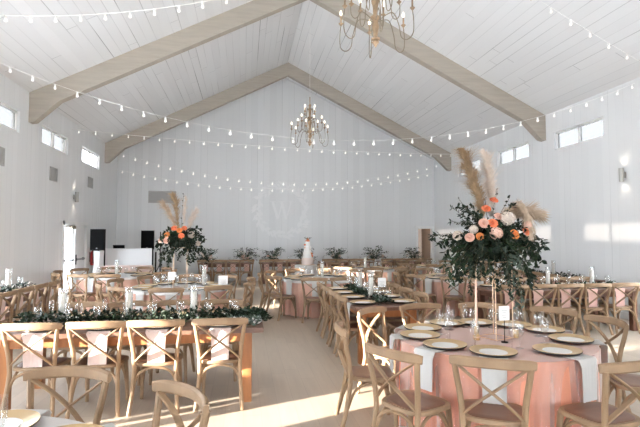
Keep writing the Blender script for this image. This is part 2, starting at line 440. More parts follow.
# ------------------------------------------------------------------ trusses (structure)
def truss(y):
    k = (ZR - ZE) / (XM - XL); dv = .47; hw = .1
    mb = MB()
    for s in (-1, 1):
        xw = XL if s < 0 else XR
        def P(x): return (x, ZE + k * abs(x - xw))
        def q(x, dz): a = P(x); return (a[0], a[1] - dz)
        i = -s
        poly = [q(xw, .003), q(XM, .003), q(XM, dv), q(xw + i*.62, dv), (xw + i*.12, ZE - .64), (xw, ZE - .66)]
        if s < 0: poly = poly[::-1]
        mb.prism(poly, y - hw, y + hw)
    o = mb.build('roof_beam', M['beam'], smooth=False); struct(o)
    return o
for y in (-.2, 5.53, 11.27, 17.0): truss(y)

# ------------------------------------------------------------------ chair
def rrect(w, h, c):
    w /= 2; h /= 2
    return [(-w+c,-h),(w-c,-h),(w,-h+c),(w,h-c),(w-c,h),(-w+c,h),(-w,h-c),(-w,-h+c)]
def make_chair():
    t = thing('cross_back_chair', 'x', 'chair')
    C, S = M['chair'], M['seat']
    # seat outline
    def outline(g):
        pts = []
        for a in range(36):
            th = 2*PI*a/36; c, s_ = math.cos(th), math.sin(th)
            e = .55
            x = math.copysign(abs(c)**e, c); y = math.copysign(abs(s_)**e, s_)
            wd = .222 + .016 * y
            pts.append((x*(wd+g), y*(.208+g) + .005))
        return pts
    mb = MB()
    o0, o1 = outline(0), outline(-.012)
    rings = [(o1, .425), (o0, .432), (o0, .452), (outline(-.006), .459), (outline(-.03), .458)]
    vs = []; fs = []; nn = 36
    for ol, z in rings: vs += [(x, y, z) for x, y in ol]
    for k in range(len(rings) - 1):
        for i in range(nn): j = (i+1) % nn; fs.append((k*nn+i, k*nn+j, (k+1)*nn+j, (k+1)*nn+i))
    fs.append(tuple(range(nn - 1, -1, -1)))
    mb.add(vs, fs); mb.build('seat_frame', C, t)
    mb = MB(); rings = [(outline(-.031), .452), (outline(-.031), .461), (outline(-.045), .4645), (outline(-.1), .461), (outline(-.17), .457)]
    vs = []; fs = []
    for ol, z in rings: vs += [(x, y, z) for x, y in ol]
    for k in range(len(rings) - 1):
        for i in range(nn): j = (i+1) % nn; fs.append((k*nn+i, k*nn+j, (k+1)*nn+j, (k+1)*nn+i))
    fs.append(tuple((len(rings)-1)*nn + i for i in range(nn)))
    mb.add(vs, fs); mb.build('seat', S, t)
    mb = MB()
    path = cat([(-.268,-.232,.846),(-.2,-.268,.852),(-.1,-.297,.857),(0,-.306,.859),(.1,-.297,.857),(.2,-.268,.852),(.268,-.232,.846)], 4)
    sc_ = [1 - .18 * max(0, abs(2*i/(len(path)-1) - 1) - .8) / .2 for i in range(len(path))]
    mb.sweep(path, rrect(.034, .07, .012), scale=sc_); mb.build('top_rail', C, t)
    for s in (-1, 1):
        mb = MB()
        mb.tube(cat([(s*.222,-.29,0),(s*.208,-.245,.16),(s*.195,-.207,.36),(s*.196,-.2,.46),(s*.206,-.212,.6),(s*.226,-.24,.74),(s*.238,-.254,.832)], 4), .0205, 8)
        mb.build('leg', C, t)
    for s in (-1, 1):
        mb = MB()
        mb.tube(cat([(s*.196,.2,0),(s*.19,.19,.2),(s*.178,.172,.43)], 3), .021, 8, scale=[.85,.88,.92,.96,1,1.05,1.1]); mb.build('leg', C, t)
    for s in (-1, 1):
        mb = MB(); off = -.007 * s
        mb.sweep(cat([(-s*.22,-.25+off,.825),(-s*.11,-.275+off,.745),(0,-.272+off,.66),(s*.1,-.245+off,.575),(s*.188,-.205+off,.487)], 4), rrect(.014, .04, .005), ref=(0, 1, 0.01))
        mb.build('cross_strap', C, t)
    def hoop(pts):
        mb = MB(); mb.tube(cat(pts, 3), .0135, 6); mb.build('hoop_brace', C, t)
    hoop([(-.205,-.235,.18),(-.185,-.21,.30),(-.13,-.2,.385),(0,-.195,.418),(.13,-.2,.385),(.185,-.21,.30),(.205,-.235,.18)])
    hoop([(-.182,.182,.2),(-.165,.17,.30),(-.11,.165,.385),(0,.165,.415),(.11,.165,.385),(.165,.17,.30),(.182,.182,.2)])
    for s in (-1, 1):
        hoop([(s*.2,-.225,.2),(s*.188,-.18,.31),(s*.182,-.11,.385),(s*.18,-.01,.415),(s*.178,.08,.385),(s*.178,.15,.30),(s*.186,.18,.2)])
    return t
chair0 = make_chair(); chair_kids = kidmap_of(chair0); chair_used = [False]
REF = []     # seats: (rail x, y, facing angle, table key, ref text)
def put_chair(rx, ry, ang, ref, group, jit=2.5):
    """rx, ry: middle of the top rail; ang: direction the sitter faces"""
    ang2 = ang + math.radians(R.uniform(-jit, jit))
    x, y = rx + .29 * math.cos(ang2), ry + .29 * math.sin(ang2)
    lab = 'cross-back wooden chair, ' + ref
    if not chair_used[0]:
        chair_used[0] = True; o = chair0; o.location = (x, y, 0); o.rotation_euler = (0, 0, ang2 - PI/2); o['label'] = lab; o['group'] = group
    else: o = dup(chair0, (x, y, 0), ang2 - PI/2, lab, group, chair_kids)
    return o

# ------------------------------------------------------------------ tables
def farm_table(cx, cy, lx, ly, rz, label, leg='farm_leg_dark'):
    """lx long side; local x along the length"""
    t = thing('farm_table', label, 'table', (cx, cy, 0), rz, 'stained farm tables')
    mb = MB(); n = 5; w = ly / n
    for i in range(n): mb.bbox((-lx/2, -ly/2 + i*w + .0, .715), (lx/2, -ly/2 + (i+1)*w - .003, .76), .003)
    mb.box((-lx/2 + .02, -ly/2 + .02, .712), (lx/2 - .02, ly/2 - .02, .75))
    mb.build('tabletop', M['farm_top'], t, smooth=False)
    mb = MB(); a, b = lx/2 - .13, ly/2 - .1
    for (x0, y0, x1, y1) in ((-a, -b, a, -b + .025), (-a, b - .025, a, b), (-a, -b, -a + .025, b), (a - .025, -b, a, b)): mb.box((x0, y0, .612), (x1, y1, .7125))
    mb.build('apron', M[leg], t, smooth=False)
    for sx in (-1, 1):
        for sy in (-1, 1):
            mb = MB(); x, y = sx * (lx/2 - .165), sy * (ly/2 - .135)
            mb.bbox((x - .05, y - .05, 0), (x + .05, y + .05, .7125), .006); mb.build('leg', M[leg], t, smooth=False)
    return t
RT_R = .85
def disc_cloth(r, ztop, zhem, fold, nf, seed, thick=.004, phase=0., flare=0.):
    rr = random.Random(seed); n = 144; mb = MB()
    ph = [rr.uniform(0, 2*PI) for _ in range(4)]
    def rad(a, k):
        f = .5*math.sin(nf*a + ph[0] + .9*math.sin(3*a + ph[1])) + .3*math.sin((nf*2+3)*a + ph[2]) + .2*math.sin((nf-4)*a + ph[3])
        return r + k * fold * (f - .35) + flare * k
    rows = [('d', 0.001, 0), ('d', r*.5, 0), ('d', r*.97, 0)]
    vs = []; fs = []
    for kind, q, _ in rows:
        for j in range(n): a = 2*PI*j/n; vs.append((q*math.cos(a), q*math.sin(a), ztop))
    levels = [0, .04, .12, .3, .5, .75, 1]
    for l in levels:
        z = ztop - .004 - (ztop - .004 - zhem) * l
        for j in range(n):
            a = 2*PI*j/n; q = rad(a, min(1, l**.6)) if l else r
            vs.append((q*math.cos(a), q*math.sin(a), z))
    m = len(rows) + len(levels)
    for i in range(m - 1):
        for j in range(n): jj = (j+1) % n; fs.append((i*n+j, i*n+jj, (i+1)*n+jj, (i+1)*n+j))
    mb.add(vs, fs); return mb
CLOTH = {}
def round_table(cx, cy, seed, label, olabel, hem=None, omat='overlay'):
    key = seed % 3
    if omat == 'sheer':
        a = disc_cloth(RT_R, .756, .012, .1, 18, 11).build('tablecloth', M['peach_deep'])
    elif hem:
        a = disc_cloth(RT_R, .756, hem, .06, 18, 5).build('tablecloth', M['peach'])
    elif key not in CLOTH:
        CLOTH[key] = disc_cloth(RT_R, .756, .012, .1, 17 + key, 11 + key).build('tablecloth', M['peach'])
        a = CLOTH[key]
    else:
        a = CLOTH[key].copy(); col.objects.link(a)
    a.location = (cx, cy, 0); a.rotation_euler = (0, 0, seed * 1.3)
    tag(a, label, 'tablecloth', 'peach round tablecloths')
    ok = 'o' + omat
    if omat == 'sheer':
        b = disc_cloth(RT_R + .006, .7602, .012, .05, 21, 37, flare=.022).build('table_overlay', M['sheer'])
    elif ok not in CLOTH:
        CLOTH[ok] = disc_cloth(RT_R + .008, .76, .715, .02, 19, 31, flare=.022).build('table_overlay', M[omat]); b = CLOTH[ok]
    else:
        b = CLOTH[ok].copy(); col.objects.link(b)
    b.location = (cx, cy, 0); b.rotation_euler = (0, 0, seed * .7)
    tag(b, olabel, 'tablecloth', 'round table overlays')

# place settings ------------------------------------------------------------
def make_charger():
    t = thing('charger_plate', 'x', 'plate'); t.scale = (1.08, 1.08, 1)
    mb = MB(); mb.lathe([(.05,.0),(.11,.004),(.158,.018),(.168,.025),(.1675,.028),(.158,.0255),(.13,.017),(.1,.0115)], 32); mb.build('plate_rim', M['gold'], t)
    mb = MB(); mb.lathe([(.1,.0115),(.098,.0135),(.094,.0135),(.09,.011),(.0005,.011)], 32); mb.build('plate_well', M['plate_white'], t)
    mb = MB(); mb.lathe([(.045,.0),(.108,-.0005),(.150,.0035),(.1675,.018),(.168,.025),(.12,.007),(.05,.001)], 32); mb.build('plate_shadow_underside', M['plate_shadow'], t)  # near-black colour paints the contact shadow below the charger
    return t
def make_napkin(mname, drop=.30, w=.105):
    """lies over a table edge at local y=0; hangs on the -y side"""
    mb = MB(); path = [(.12,.003),(.05,.004),(.012,.005),(-.004,.003),(-.012,-.012),(-.014,-.05),(-.015,-.15),(-.017,-drop)]
    vs = []; fs = []; nx = 13
    for k, (y, z) in enumerate(path):
        for i in range(nx):
            u = i/(nx-1)*2 - 1; fold = .006 * math.cos(u * 7.5 + .4) * (1 if k > 3 else .15)
            vs.append((u*w*(1 - .03*k*(k > 4)), y - abs(fold)*(k > 3) , z + (abs(fold) if k <= 3 else 0)))
    n0 = len(vs); vs2 = []
    for k, (y, z) in enumerate(path):
        for i in range(nx):
            x, yy, zz = vs[k*nx+i]; vs2.append((x, yy - (.004 if k > 3 else 0), zz + (.004 if k <= 3 else 0)))
    vs += vs2
    for k in range(len(path) - 1):
        for i in range(nx - 1):
            a = k*nx+i; fs.append((a, a+1, a+nx+1, a+nx)); b = n0 + a; fs.append((b, b+nx, b+nx+1, b+1))
    for k in range(len(path) - 1):
        for i in (0, nx-1): a = k*nx+i; fs.append((a, a+nx, n0+a+nx, n0+a))
    for k in (0, len(path)-1):
        for i in range(nx-1): a = k*nx+i; fs.append((a, a+1, n0+a+1, n0+a))
    mb.add(vs, fs); o = mb.build('napkin', M[mname]); return tag(o, 'x', 'napkin')
def make_goblet():
    mb = MB(); mb.lathe([(.0005,0),(.034,.0),(.034,.003),(.008,.008),(.0045,.02),(.0045,.085),(.012,.095),(.03,.115),(.039,.145),(.038,.175),(.034,.2)], 16)
    return tag(mb.build('goblet', M['glass']), 'x', 'glass')
def make_flute():
    mb = MB(); mb.lathe([(.0005,0),(.032,.0),(.032,.003),(.007,.007),(.004,.02),(.004,.09),(.01,.1),(.022,.13),(.026,.18),(.024,.235)], 16)
    return tag(mb.build('champagne_flute', M['glass']), 'x', 'glass')
PROTO = {}
def inst(key, maker, loc, rz, label, group):
    if key not in PROTO:
        o = maker(); PROTO[key] = (o, kidmap_of(o)); o.location = loc; o.rotation_euler = (0, 0, rz); o['label'] = label; o['group'] = group; return o
    o, km = PROTO[key]; return dup(o, loc, rz, label, group, km)
def put_setting(ex, ey, ang, ref, nap, zt, gl=2, far=False, round_=False):
    """ex, ey on the table edge; ang = facing direction (into the table)"""
    c, s = math.cos(ang), math.sin(ang)
    P = lambda f, r: (ex + c*f + s*r, ey + s*f - c*r)
    x, y = P(.2 if not round_ else .192, 0)
    inst('charger', make_charger, (x, y, zt + .0045), R.uniform(0, 6), 'gold-rimmed charger plate for the ' + ref, 'charger plates')
    off = .012 if not round_ else -.052
    x, y = P(off, 0)
    if nap: inst('nap' + nap, lambda: make_napkin(nap), (x, y, zt + .001), ang - PI/2, {'napkin_white': 'pale', 'napkin_blush': 'blush', 'napkin_pink': 'pink'}[nap] + ' napkin draped for the ' + ref, 'napkins over table edges')
    if gl > 0:
        x, y = P(.43, -.14); inst('goblet', make_goblet, (x, y, zt + .001), 0, 'clear stemmed goblet for the ' + ref, 'stemmed goblets')
    if gl > 1:
        x, y = P(.40, .15); inst('flute', make_flute, (x, y, zt + .001), 0, 'tall champagne flute for the ' + ref, 'champagne flutes')

def seats_round(cx, cy, rails, tname, nap='napkin_white', gl=2, group=None, ring=1.38, zt=.761, places=None):
    """rails: list of angle (deg, from the table centre) or (x, y) rail positions, listed clockwise from the front"""
    for i, q in enumerate(rails):
        if isinstance(q, tuple):
            rx, ry = q
        else:
            rx, ry = cx + ring*math.cos(math.radians(q)), cy + ring*math.sin(math.radians(q))
        ang = math.atan2(cy - ry, cx - rx)
        ref = '%s clockwise from the front at %s' % (ORD[i+1], tname)
        put_chair(rx, ry, ang, ref, 'chairs at ' + tname)
        a = ang + PI if not places else math.radians(places[i])
        ang = a + PI
        put_setting(cx + RT_R*math.cos(a), cy + RT_R*math.sin(a), ang, '%s place clockwise at %s' % (ORD[i+1], tname), nap, zt, gl, round_=True)

# farm table by the aisle, front
farm_table(-1.11, 5.415, 2.62, 1.07, 0, 'stained farm table topped with greenery behind the four sunlit chairs', 'farm_leg')
nm = 'front farm table'
for i, x in enumerate((-.23, -.84, -1.38, -1.95)):
    put_chair(x, 4.76, PI/2, '%s from the aisle on near side of %s' % (ORD[i+1], nm), 'chairs at the front farm table')
    put_setting(x, 4.88, PI/2, '%s near-side place from the aisle at %s' % (ORD[i+1], nm), 'napkin_blush', .76)
for i, x in enumerate((-.27, -.83, -1.36, -1.9)):
    put_chair(x, 6.2, -PI/2, '%s from the aisle on far side of %s' % (ORD[i+1], nm), 'chairs at the front farm table')
    put_setting(x, 5.95, -PI/2, '%s far-side place from the aisle at %s' % (ORD[i+1], nm), 'napkin_blush', .76)
# farm table along the door wall
farm_table(-3.96, 8.5, 2.4, .92, PI/2, 'dark farm table with greenery standing against the wall before the glass doors')
nm = 'wall-side farm table'
for i, y in enumerate((7.65, 8.22, 8.8, 9.36)):
    put_chair(-3.37, y, PI, '%s from the near end of %s' % (ORD[i+1], nm), 'chairs at the wall-side farm table')
    put_setting(-3.5, y, PI, '%s place from near end of %s' % (ORD[i+1], nm), 'napkin_blush', .76, 1)
# long farm table right of the aisle
farm_table(1.905, 7.33, 2.56, .97, PI/2, 'farm table running lengthwise beside the aisle, dark plates along both edges', 'farm_leg')
nm = 'aisle farm table'
for i, y in enumerate((6.42, 7.02, 7.62, 8.22)):
    put_chair(1.29, y, 0, '%s from near end, aisle side of %s' % (ORD[i+1], nm), 'chairs at the aisle farm table')
    put_setting(1.42, y, 0, '%s aisle-side place from near end of %s' % (ORD[i+1], nm), 'napkin_white', .76)
    put_chair(2.52, y + .03, PI, '%s from near end, inner side of %s' % (ORD[i+1], nm), 'chairs at the aisle farm table')
    put_setting(2.39, y + .03, PI, '%s inner-side place from near end of %s' % (ORD[i+1], nm), 'napkin_white', .76)
# farm table behind the tall flowers
farm_table(5.65, 7.97, 2.9, .95, 0, 'dark farm table behind the row of chairs with pink napkins')
nm = 'pink-napkin farm table'
for i, x in enumerate((4.45, 4.98, 5.5, 6.02, 6.56)):
    put_chair(x, 7.32, PI/2, '%s from the flowers on near side of %s' % (ORD[i+1], nm), 'chairs at the pink-napkin farm table')
    put_setting(x, 7.495, PI/2, '%s near-side place from the flowers at %s' % (ORD[i+1], nm), 'napkin_pink', .76)
    put_chair(x + .05, 8.6, -PI/2, '%s from the flowers on far side of %s' % (ORD[i+1], nm), 'chairs at the pink-napkin farm table')
    put_setting(x + .05, 8.445, -PI/2, '%s far-side place from the flowers at %s' % (ORD[i+1], nm), 'napkin_pink', .76, 1)
# farm table along the sconce wall
farm_table(7.12, 10.35, 2.6, .92, PI/2, 'dark farm table with greenery against the wall under the sunlit patches')
nm = 'sconce-wall farm table'
for i, y in enumerate((9.4, 10.0, 10.65, 11.3)):
    put_chair(6.52, y, 0, '%s from near end of %s' % (ORD[i+1], nm), 'chairs at the sconce-wall farm table')
    put_setting(6.66, y, 0, '%s place from near end of %s' % (ORD[i+1], nm), 'napkin_pink', .76, 1)

# round tables
round_table(2.25, 4.1, 0, 'peach cloth on the large round table in front, below the tall flowers', 'sheer blush overlay over the front round table under the gold stand', omat='sheer')
seats_round(2.25, 4.1, [(1.6, 2.92), (1.01, 3.3), (.85, 4.28), (1.38, 5.2), (2.06, 5.45), (2.83, 5.38), (3.45, 4.88), (3.55, 4.2), (3.56, 3.5), (2.5, 2.72)], 'front round table', places=[-118, -153, 171, 139, 103, 75, 43, 14, -24, -71])
round_table(-1.3, 1.88, 1, 'peach cloth on the round table cut off at the near corner', 'pale overlay on the round table cut off at the near corner', hem=.52, omat='whitecloth')
for i, (x, y) in enumerate(((-1.03, 3.13), (-.29, 2.63))):
    a = math.atan2(1.88 - y, -1.3 - x); r_ = ['partly behind a plate', 'with its curved rail turned'][i]
    put_chair(x, y, a, ['tucked behind the near corner round table beside the glasses', 'angled toward the aisle at the near corner round table'][i], 'chairs at the corner round table', 1)
    put_setting(-1.3 - RT_R*math.cos(a), 1.88 - RT_R*math.sin(a), a, ['wall-side place at corner round table', 'aisle-side place at corner round table'][i], 'napkin_white', .761, 2, round_=True)
round_table(-1.15, 9.05, 2, 'peach cloth on the round table under the second plume arrangement', 'white overlay under the second plume arrangement beyond the farm table', omat='whitecloth')
seats_round(-1.15, 9.05, [-92 - 36*i for i in range(10)], 'plume round table')
round_table(-3.02, 12.05, 3, 'peach cloth on the round table before the DJ booth', 'white overlay on the round table before the DJ booth', omat='whitecloth')
seats_round(-3.02, 12.05, [-84, -112, -146, -180, -215, -250, -288, -322, 0, -30], 'DJ-side round table', gl=1, ring=1.36)
round_table(1.7, 10.55, 4, 'peach cloth on the round table in front of the cake', 'white overlay on the round table in front of the cake', omat='whitecloth')
seats_round(1.7, 10.55, [-80, -105, -146, -180, -215, -250, -288, -322, -0.01, -40], 'cake-side round table')
round_table(4.75, 10.25, 5, 'peach cloth on the round table seen behind the trailing flowers', 'pale overlay on the round table seen behind the trailing flowers')
seats_round(4.75, 10.25, [-80 - 36*i for i in range(10)], 'middle round table', gl=1)
round_table(3.45, 13.35, 6, 'peach cloth on the round table just before the head tables', 'white overlay on the round table just before the head tables', omat='whitecloth')
seats_round(3.45, 13.35, [-95 - 36*i for i in range(10)], 'far round table', gl=1)
round_table(6.1, 14.1, 7, 'peach cloth on the round table closest to the open doorway', 'pale overlay on the round table closest to the open doorway')
seats_round(6.1, 14.1, [-85 - 36*i for i in range(10)], 'doorway round table', gl=1)

# head tables along the back wall
HX = (-.63, 1.5, 3.75, 5.95)
for k, cx in enumerate(HX):
    lab = ['nearest the DJ booth', 'behind the cake', 'between cake and doorway', 'nearest the open doorway'][k]
    farm_table(cx, 17.5, 1.94, .9, 0, 'brown head table against the back wall, ' + lab)
    for i in range(4):
        x = cx - .71 + .475*i
        nm = ['DJ-end head table', 'head table behind cake', 'head table past cake', 'doorway-end head table'][k]
        put_chair(x, 16.86, PI/2, '%s along from the DJ end of %s' % (ORD[i+1], nm), 'chairs along the head tables')
        put_setting(x, 17.06, PI/2, '%s place from the DJ end of %s' % (ORD[i+1], nm), 'napkin_pink', .76, 1)

# ------------------------------------------------------------------ plants
def leaf(mb, p, d, up, L, W, rr, curl=.15):
    d = d.normalized(); s = d.cross(up)
    if s.length < 1e-3: s = d.cross(Vector((.3, .8, .1)))
    s.normalize(); n = s.cross(d)
    vs = [p, p + d*L*.28 + s*W*.42 + n*curl*L*.1, p + d*L*.6 + s*W*.5, p + d*L - n*curl*L*.35, p + d*L*.6 - s*W*.5, p + d*L*.28 - s*W*.42 + n*curl*L*.1, p + d*L*.45 - n*.07*L]
    mb.add(vs, [(0,1,6),(1,2,6),(2,3,6),(3,4,6),(4,5,6),(5,0,6)])
def rv(rr, k=1): return Vector((rr.uniform(-k, k), rr.uniform(-k, k), rr.uniform(-k, k)))
def stem_spray(path, rr, nleaf, L, W, mats, parent, name='leaf_spray', start=.15):
    """a stem with leaves along it; one mesh, two materials"""
    mb = MB(); P = cat(path, 5)
    mb.cur = 0; mb.tube(P, .0025, 4, scale=[1.3 - .8*i/(len(P)-1) for i in range(len(P))]); mb.cur = 1
    for k in range(nleaf):
        t = start + (1 - start) * (k + .5*rr.random()) / nleaf; f = t*(len(P)-1); i = min(int(f), len(P)-2)
        p = P[i].lerp(P[i+1], f - i); d = (P[i+1] - P[i]).normalized()
        side = d.cross(rv(rr)).normalized()
        leaf(mb, p, d*.55 + side*rr.uniform(.5, 1.0), rv(rr) + Vector((0, 0, 1.0)), L*rr.uniform(.7, 1.2)*(1 - .35*t), W*rr.uniform(.75, 1.15)*(1 - .25*t), rr)
    return mb.build(name, mats, parent, smooth=False)
def rose(r, rr, parent, m, loc, rot=(0, 0, 0), name='rose'):
    mb = MB()
    for ring, (n, rad, tilt, h) in enumerate(((3, .22, .15, .85), (4, .42, .35, .85), (5, .66, .7, .7), (6, .9, 1.05, .5))):
        for k in range(n):
            a0 = 2*PI*(k + .5*(ring % 2))/n + rr.uniform(-.1, .1); hw = PI/n*1.25
            vs = []; fs = []
            for i in range(4):
                t = i/3
                for j in range(5):
                    u = j/4*2 - 1; a = a0 + u*hw*(.5 + .5*math.sin(PI*(.15 + .6*t)))
                    rad_ = rad*(.35 + .65*t**.7) + .12*tilt*t*t; z = h*t*(1 - .22*u*u) - .18*tilt*t*t
                    vs.append((r*rad_*math.cos(a), r*rad_*math.sin(a), r*z - .25*r))
            for i in range(3):
                for j in range(4): q = i*5+j; fs.append((q, q+1, q+6, q+5))
            mb.add(vs, fs)
    mb.ball((0, 0, 0), r*.33, 8, 5)
    o = mb.build(name, m, parent); o.location = loc; o.rotation_euler = rot; return o
def hydrangea(r, rr, parent, m, loc, name='hydrangea', n=70):
    mb = MB(); mb.ball((0, 0, 0), r*.7, 10, 7)
    for k in range(n):
        z = 1 - 2*(k+.5)/n; a = k*2.39996; q = math.sqrt(1 - z*z)
        d = Vector((q*math.cos(a), q*math.sin(a), z)); p = d*r*rr.uniform(.8, .95)
        t1 = d.cross(rv(rr)).normalized(); t2 = d.cross(t1)
        for e in (t1, t2, -t1, -t2): leaf(mb, p, e + d*.45, d, r*.27, r*.24, rr)
    o = mb.build(name, m, parent); o.location = loc; return o
def plume(path, parent, m, rr, w=.07, n=900, droop=.5, name='pampas_plume', start=.08):
    mb = MB(); P = cat(path, 6); mb.tube(P, .003, 5)
    for k in range(n):
        t = start + (1 - start)*rr.random(); f = t*(len(P)-1); i = min(int(f), len(P)-2)
        p = P[i].lerp(P[i+1], f - i); d = (P[i+1]-P[i]).normalized()
        s = d.cross(rv(rr)).normalized()
        tt = (t - start)/(1 - start)
        env = max(0, math.sin(PI*min(1, .12 + .80*tt)))**.6 + .12
        L = w*env*rr.uniform(.5, 1.7)*(1 + .35*math.sin(t*23 + 2*s.x))
        e = (d*rr.uniform(.5, 1.1) + s*rr.uniform(.5, 1)).normalized()
        p1 = p + e*L*.55; p2 = p1 + (e*.5 + Vector((0, 0, -droop))).normalized()*L*.6
        q = e.cross(d).normalized()*.0022
        mb.add([p - q, p + q, p1 + q*1.6, p1 - q*1.6, p2], [(0,1,2,3),(3,2,4)])
    return mb.build(name, m, parent, smooth=False)

def tall_arrangement(loc, label, seed, px, plumes, blooms, trails, sprays, rounds, scale=1.):
    rr = random.Random(seed)
    t = thing('flower_arrangement', label, 'flower arrangement', loc, 0, None); t.scale = (scale,)*3
    for (path, mk, w, n, dr) in plumes: plume(path, t, M[mk], rr, w, n, dr)
    for (kind, mk, r, p) in blooms:
        d = Vector(p) - Vector((0, .12, -.05))
        rot = Vector((d.x, d.y - .25, d.z + .05)).to_track_quat('Z', 'Y').to_euler()
        if kind == 'r': rose(r, rr, t, M[mk], p, rot)
        else: hydrangea(r, rr, t, M[mk], p)
    base = MB(); base.lathe([(.0005,-.09),(.09,-.08),(.13,-.03),(.13,.04),(.08,.1),(.0005,.12)], 14); base.build('moss_mound', M['leaf_dark'], t)
    for (p1, L, W, nl, mk) in sprays + trails + rounds:
        e = Vector(p1); a = Vector((e.x*.12, e.y*.12, .0))
        h = math.hypot(e.x, e.y)
        mid = a.lerp(e, .5) + Vector((0, 0, .1 + .12*max(0, -e.z)))
        stem_spray([a, a.lerp(mid, .5) + Vector((0, 0, .04)), mid + rv(rr, .02), e.lerp(mid, .35) + Vector((e.x*.08, e.y*.08, .02)), e], rr, nl, L, W, [M['stem'], M[mk]], t)
    return t
def radial(rr, n, rad, z0, z1, L, W, nl, mks, ysq=.8):
    out = []
    for k in range(n):
        a = 2*PI*(k + rr.random()*.7)/n; q = rad*rr.uniform(.65, 1.05)
        out.append(((q*math.cos(a), q*ysq*math.sin(a), rr.uniform(z0, z1)), L, W, nl, rr.choice(mks)))
    return out
rr = random.Random(3)
PX = 1/112.
def at(u, v, dy=0.):   # offsets in metres in the arrangement's own frame
    return ((u - 494)*PX, dy, (250 - v)*PX)
AZ = 1.56
spr = radial(rr, 34, .46, -.12, .12, .08, .036, 26, ['leaf_dark', 'leaf_dark', 'leaf_mid']) + radial(rr, 22, .32, .02, .22, .07, .03, 22, ['leaf_dark', 'leaf_dark', 'leaf_mid']) + radial(rr, 30, .38, -.34, -.1, .08, .038, 28, ['leaf_dark', 'leaf_dark', 'leaf_dark', 'leaf_mid', 'leaf_grey']) + radial(rr, 14, .2, -.3, -.1, .08, .038, 18, ['leaf_dark']) + radial(rr, 26, .34, .14, .42, .065, .026, 22, ['leaf_dark', 'leaf_dark', 'leaf_mid']) + radial(rr, 18, .56, -.12, .16, .075, .036, 24, ['leaf_dark', 'leaf_dark', 'leaf_round'])
trl = [(at(447, 286, -.05), .075, .027, 34, 'leaf_mid'), (at(456, 278, -.12), .075, .030, 32, 'leaf_dark'), (at(441, 268, 0), .075, .027, 29, 'leaf_mid'), (at(464, 292, -.1), .055, .02, 30, 'leaf_dark'), (at(470, 275, -.1), .055, .02, 24, 'leaf_mid'),
       (at(512, 314, -.12), .075, .034, 30, 'leaf_grey'), (at(505, 300, -.15), .075, .032, 32, 'leaf_dark'), (at(520, 300, -.1), .06, .03, 28, 'leaf_dark'), (at(535, 285, -.05), .075, .042, 29, 'leaf_dark'), (at(546, 268, 0), .075, .045, 27, 'leaf_dark'), (at(552, 254, .05), .055, .036, 20, 'leaf_round'),
       (at(528, 292, .1), .06, .03, 26, 'leaf_dark'), (at(495, 292, -.15), .055, .024, 26, 'leaf_dark'), (at(485, 282, .1), .055, .024, 24, 'leaf_mid'), (at(452, 262, -.15), .075, .027, 29, 'leaf_dark'), (at(540, 262, -.15), .075, .045, 25, 'leaf_dark')]
trl = trl + [((p[0] + rr.uniform(-.07, .07), p[1] + rr.uniform(-.1, .1), p[2] + rr.uniform(-.02, .1)), L, W, n_, m_) for (p, L, W, n_, m_) in trl]
ups = [(at(451, 207, 0), .055, .014, 22, 'leaf_mid'), (at(446, 222, -.05), .055, .016, 22, 'leaf_dark'), (at(458, 222, -.1), .05, .016, 22, 'leaf_dark'), (at(461, 196, .05), .035, .012, 10, 'leaf_mid'), (at(468, 210, 0), .05, .018, 18, 'leaf_dark'), (at(442, 240, 0), .05, .016, 22, 'leaf_mid')]
rnd = [(at(505, 187, .05), .05, .045, 8, 'leaf_round'), (at(516, 194, 0), .05, .045, 8, 'leaf_round'), (at(527, 198, .03), .055, .052, 7, 'leaf_round'), (at(488, 196, 0), .03, .02, 10, 'leaf_dark'), (at(540, 228, 0), .05, .035, 14, 'leaf_round')]
tall_arrangement((2.25, 4.08, AZ), 'large arrangement of plumes, coral roses and trailing greenery on gold stand, front round table', 5, PX,
    [([at(488, 222), at(481, 196), at(473, 172), at(463, 148, -.02)], 'pampas_brown', .11, 2200, .35),
     ([at(497, 222, .05), at(498, 196, .05), at(497, 172, .06), at(494, 148, .08)], 'pampas_pale', .075, 1800, .15),
     ([at(503, 225, -.05), at(508, 209, -.1), at(517, 206, -.14), at(524, 220, -.17), at(524, 243, -.18)], 'pampas', .065, 1700, .7),
     ([at(505, 224, .08), at(520, 213, .08), at(537, 210, .06), at(554, 214, .03)], 'pampas', .075, 1800, .05)],
    [('r', 'coral', .042, at(482, 208, -.12)), ('r', 'coral', .04, at(493, 199, -.08)), ('r', 'coral', .045, at(484, 223, -.2)), ('r', 'orange', .045, at(502, 234, -.27)), ('r', 'orange', .035, at(470, 236, -.2)),
     ('r', 'coral', .04, at(519, 231, -.2)), ('r', 'blush', .05, at(476, 223, -.18)), ('r', 'blush', .042, at(462, 237, -.15)), ('r', 'blush', .04, at(492, 216, -.17)),
     ('h', 'ivory', .065, at(500, 218, -.2)), ('h', 'blush', .055, at(484, 233, -.25)), ('h', 'ivory', .045, at(453, 235, -.08)), ('h', 'blush', .035, at(521, 224, -.2)), ('h', 'ivory', .04, at(468, 229, -.12))],
    trl, spr + ups, rnd)
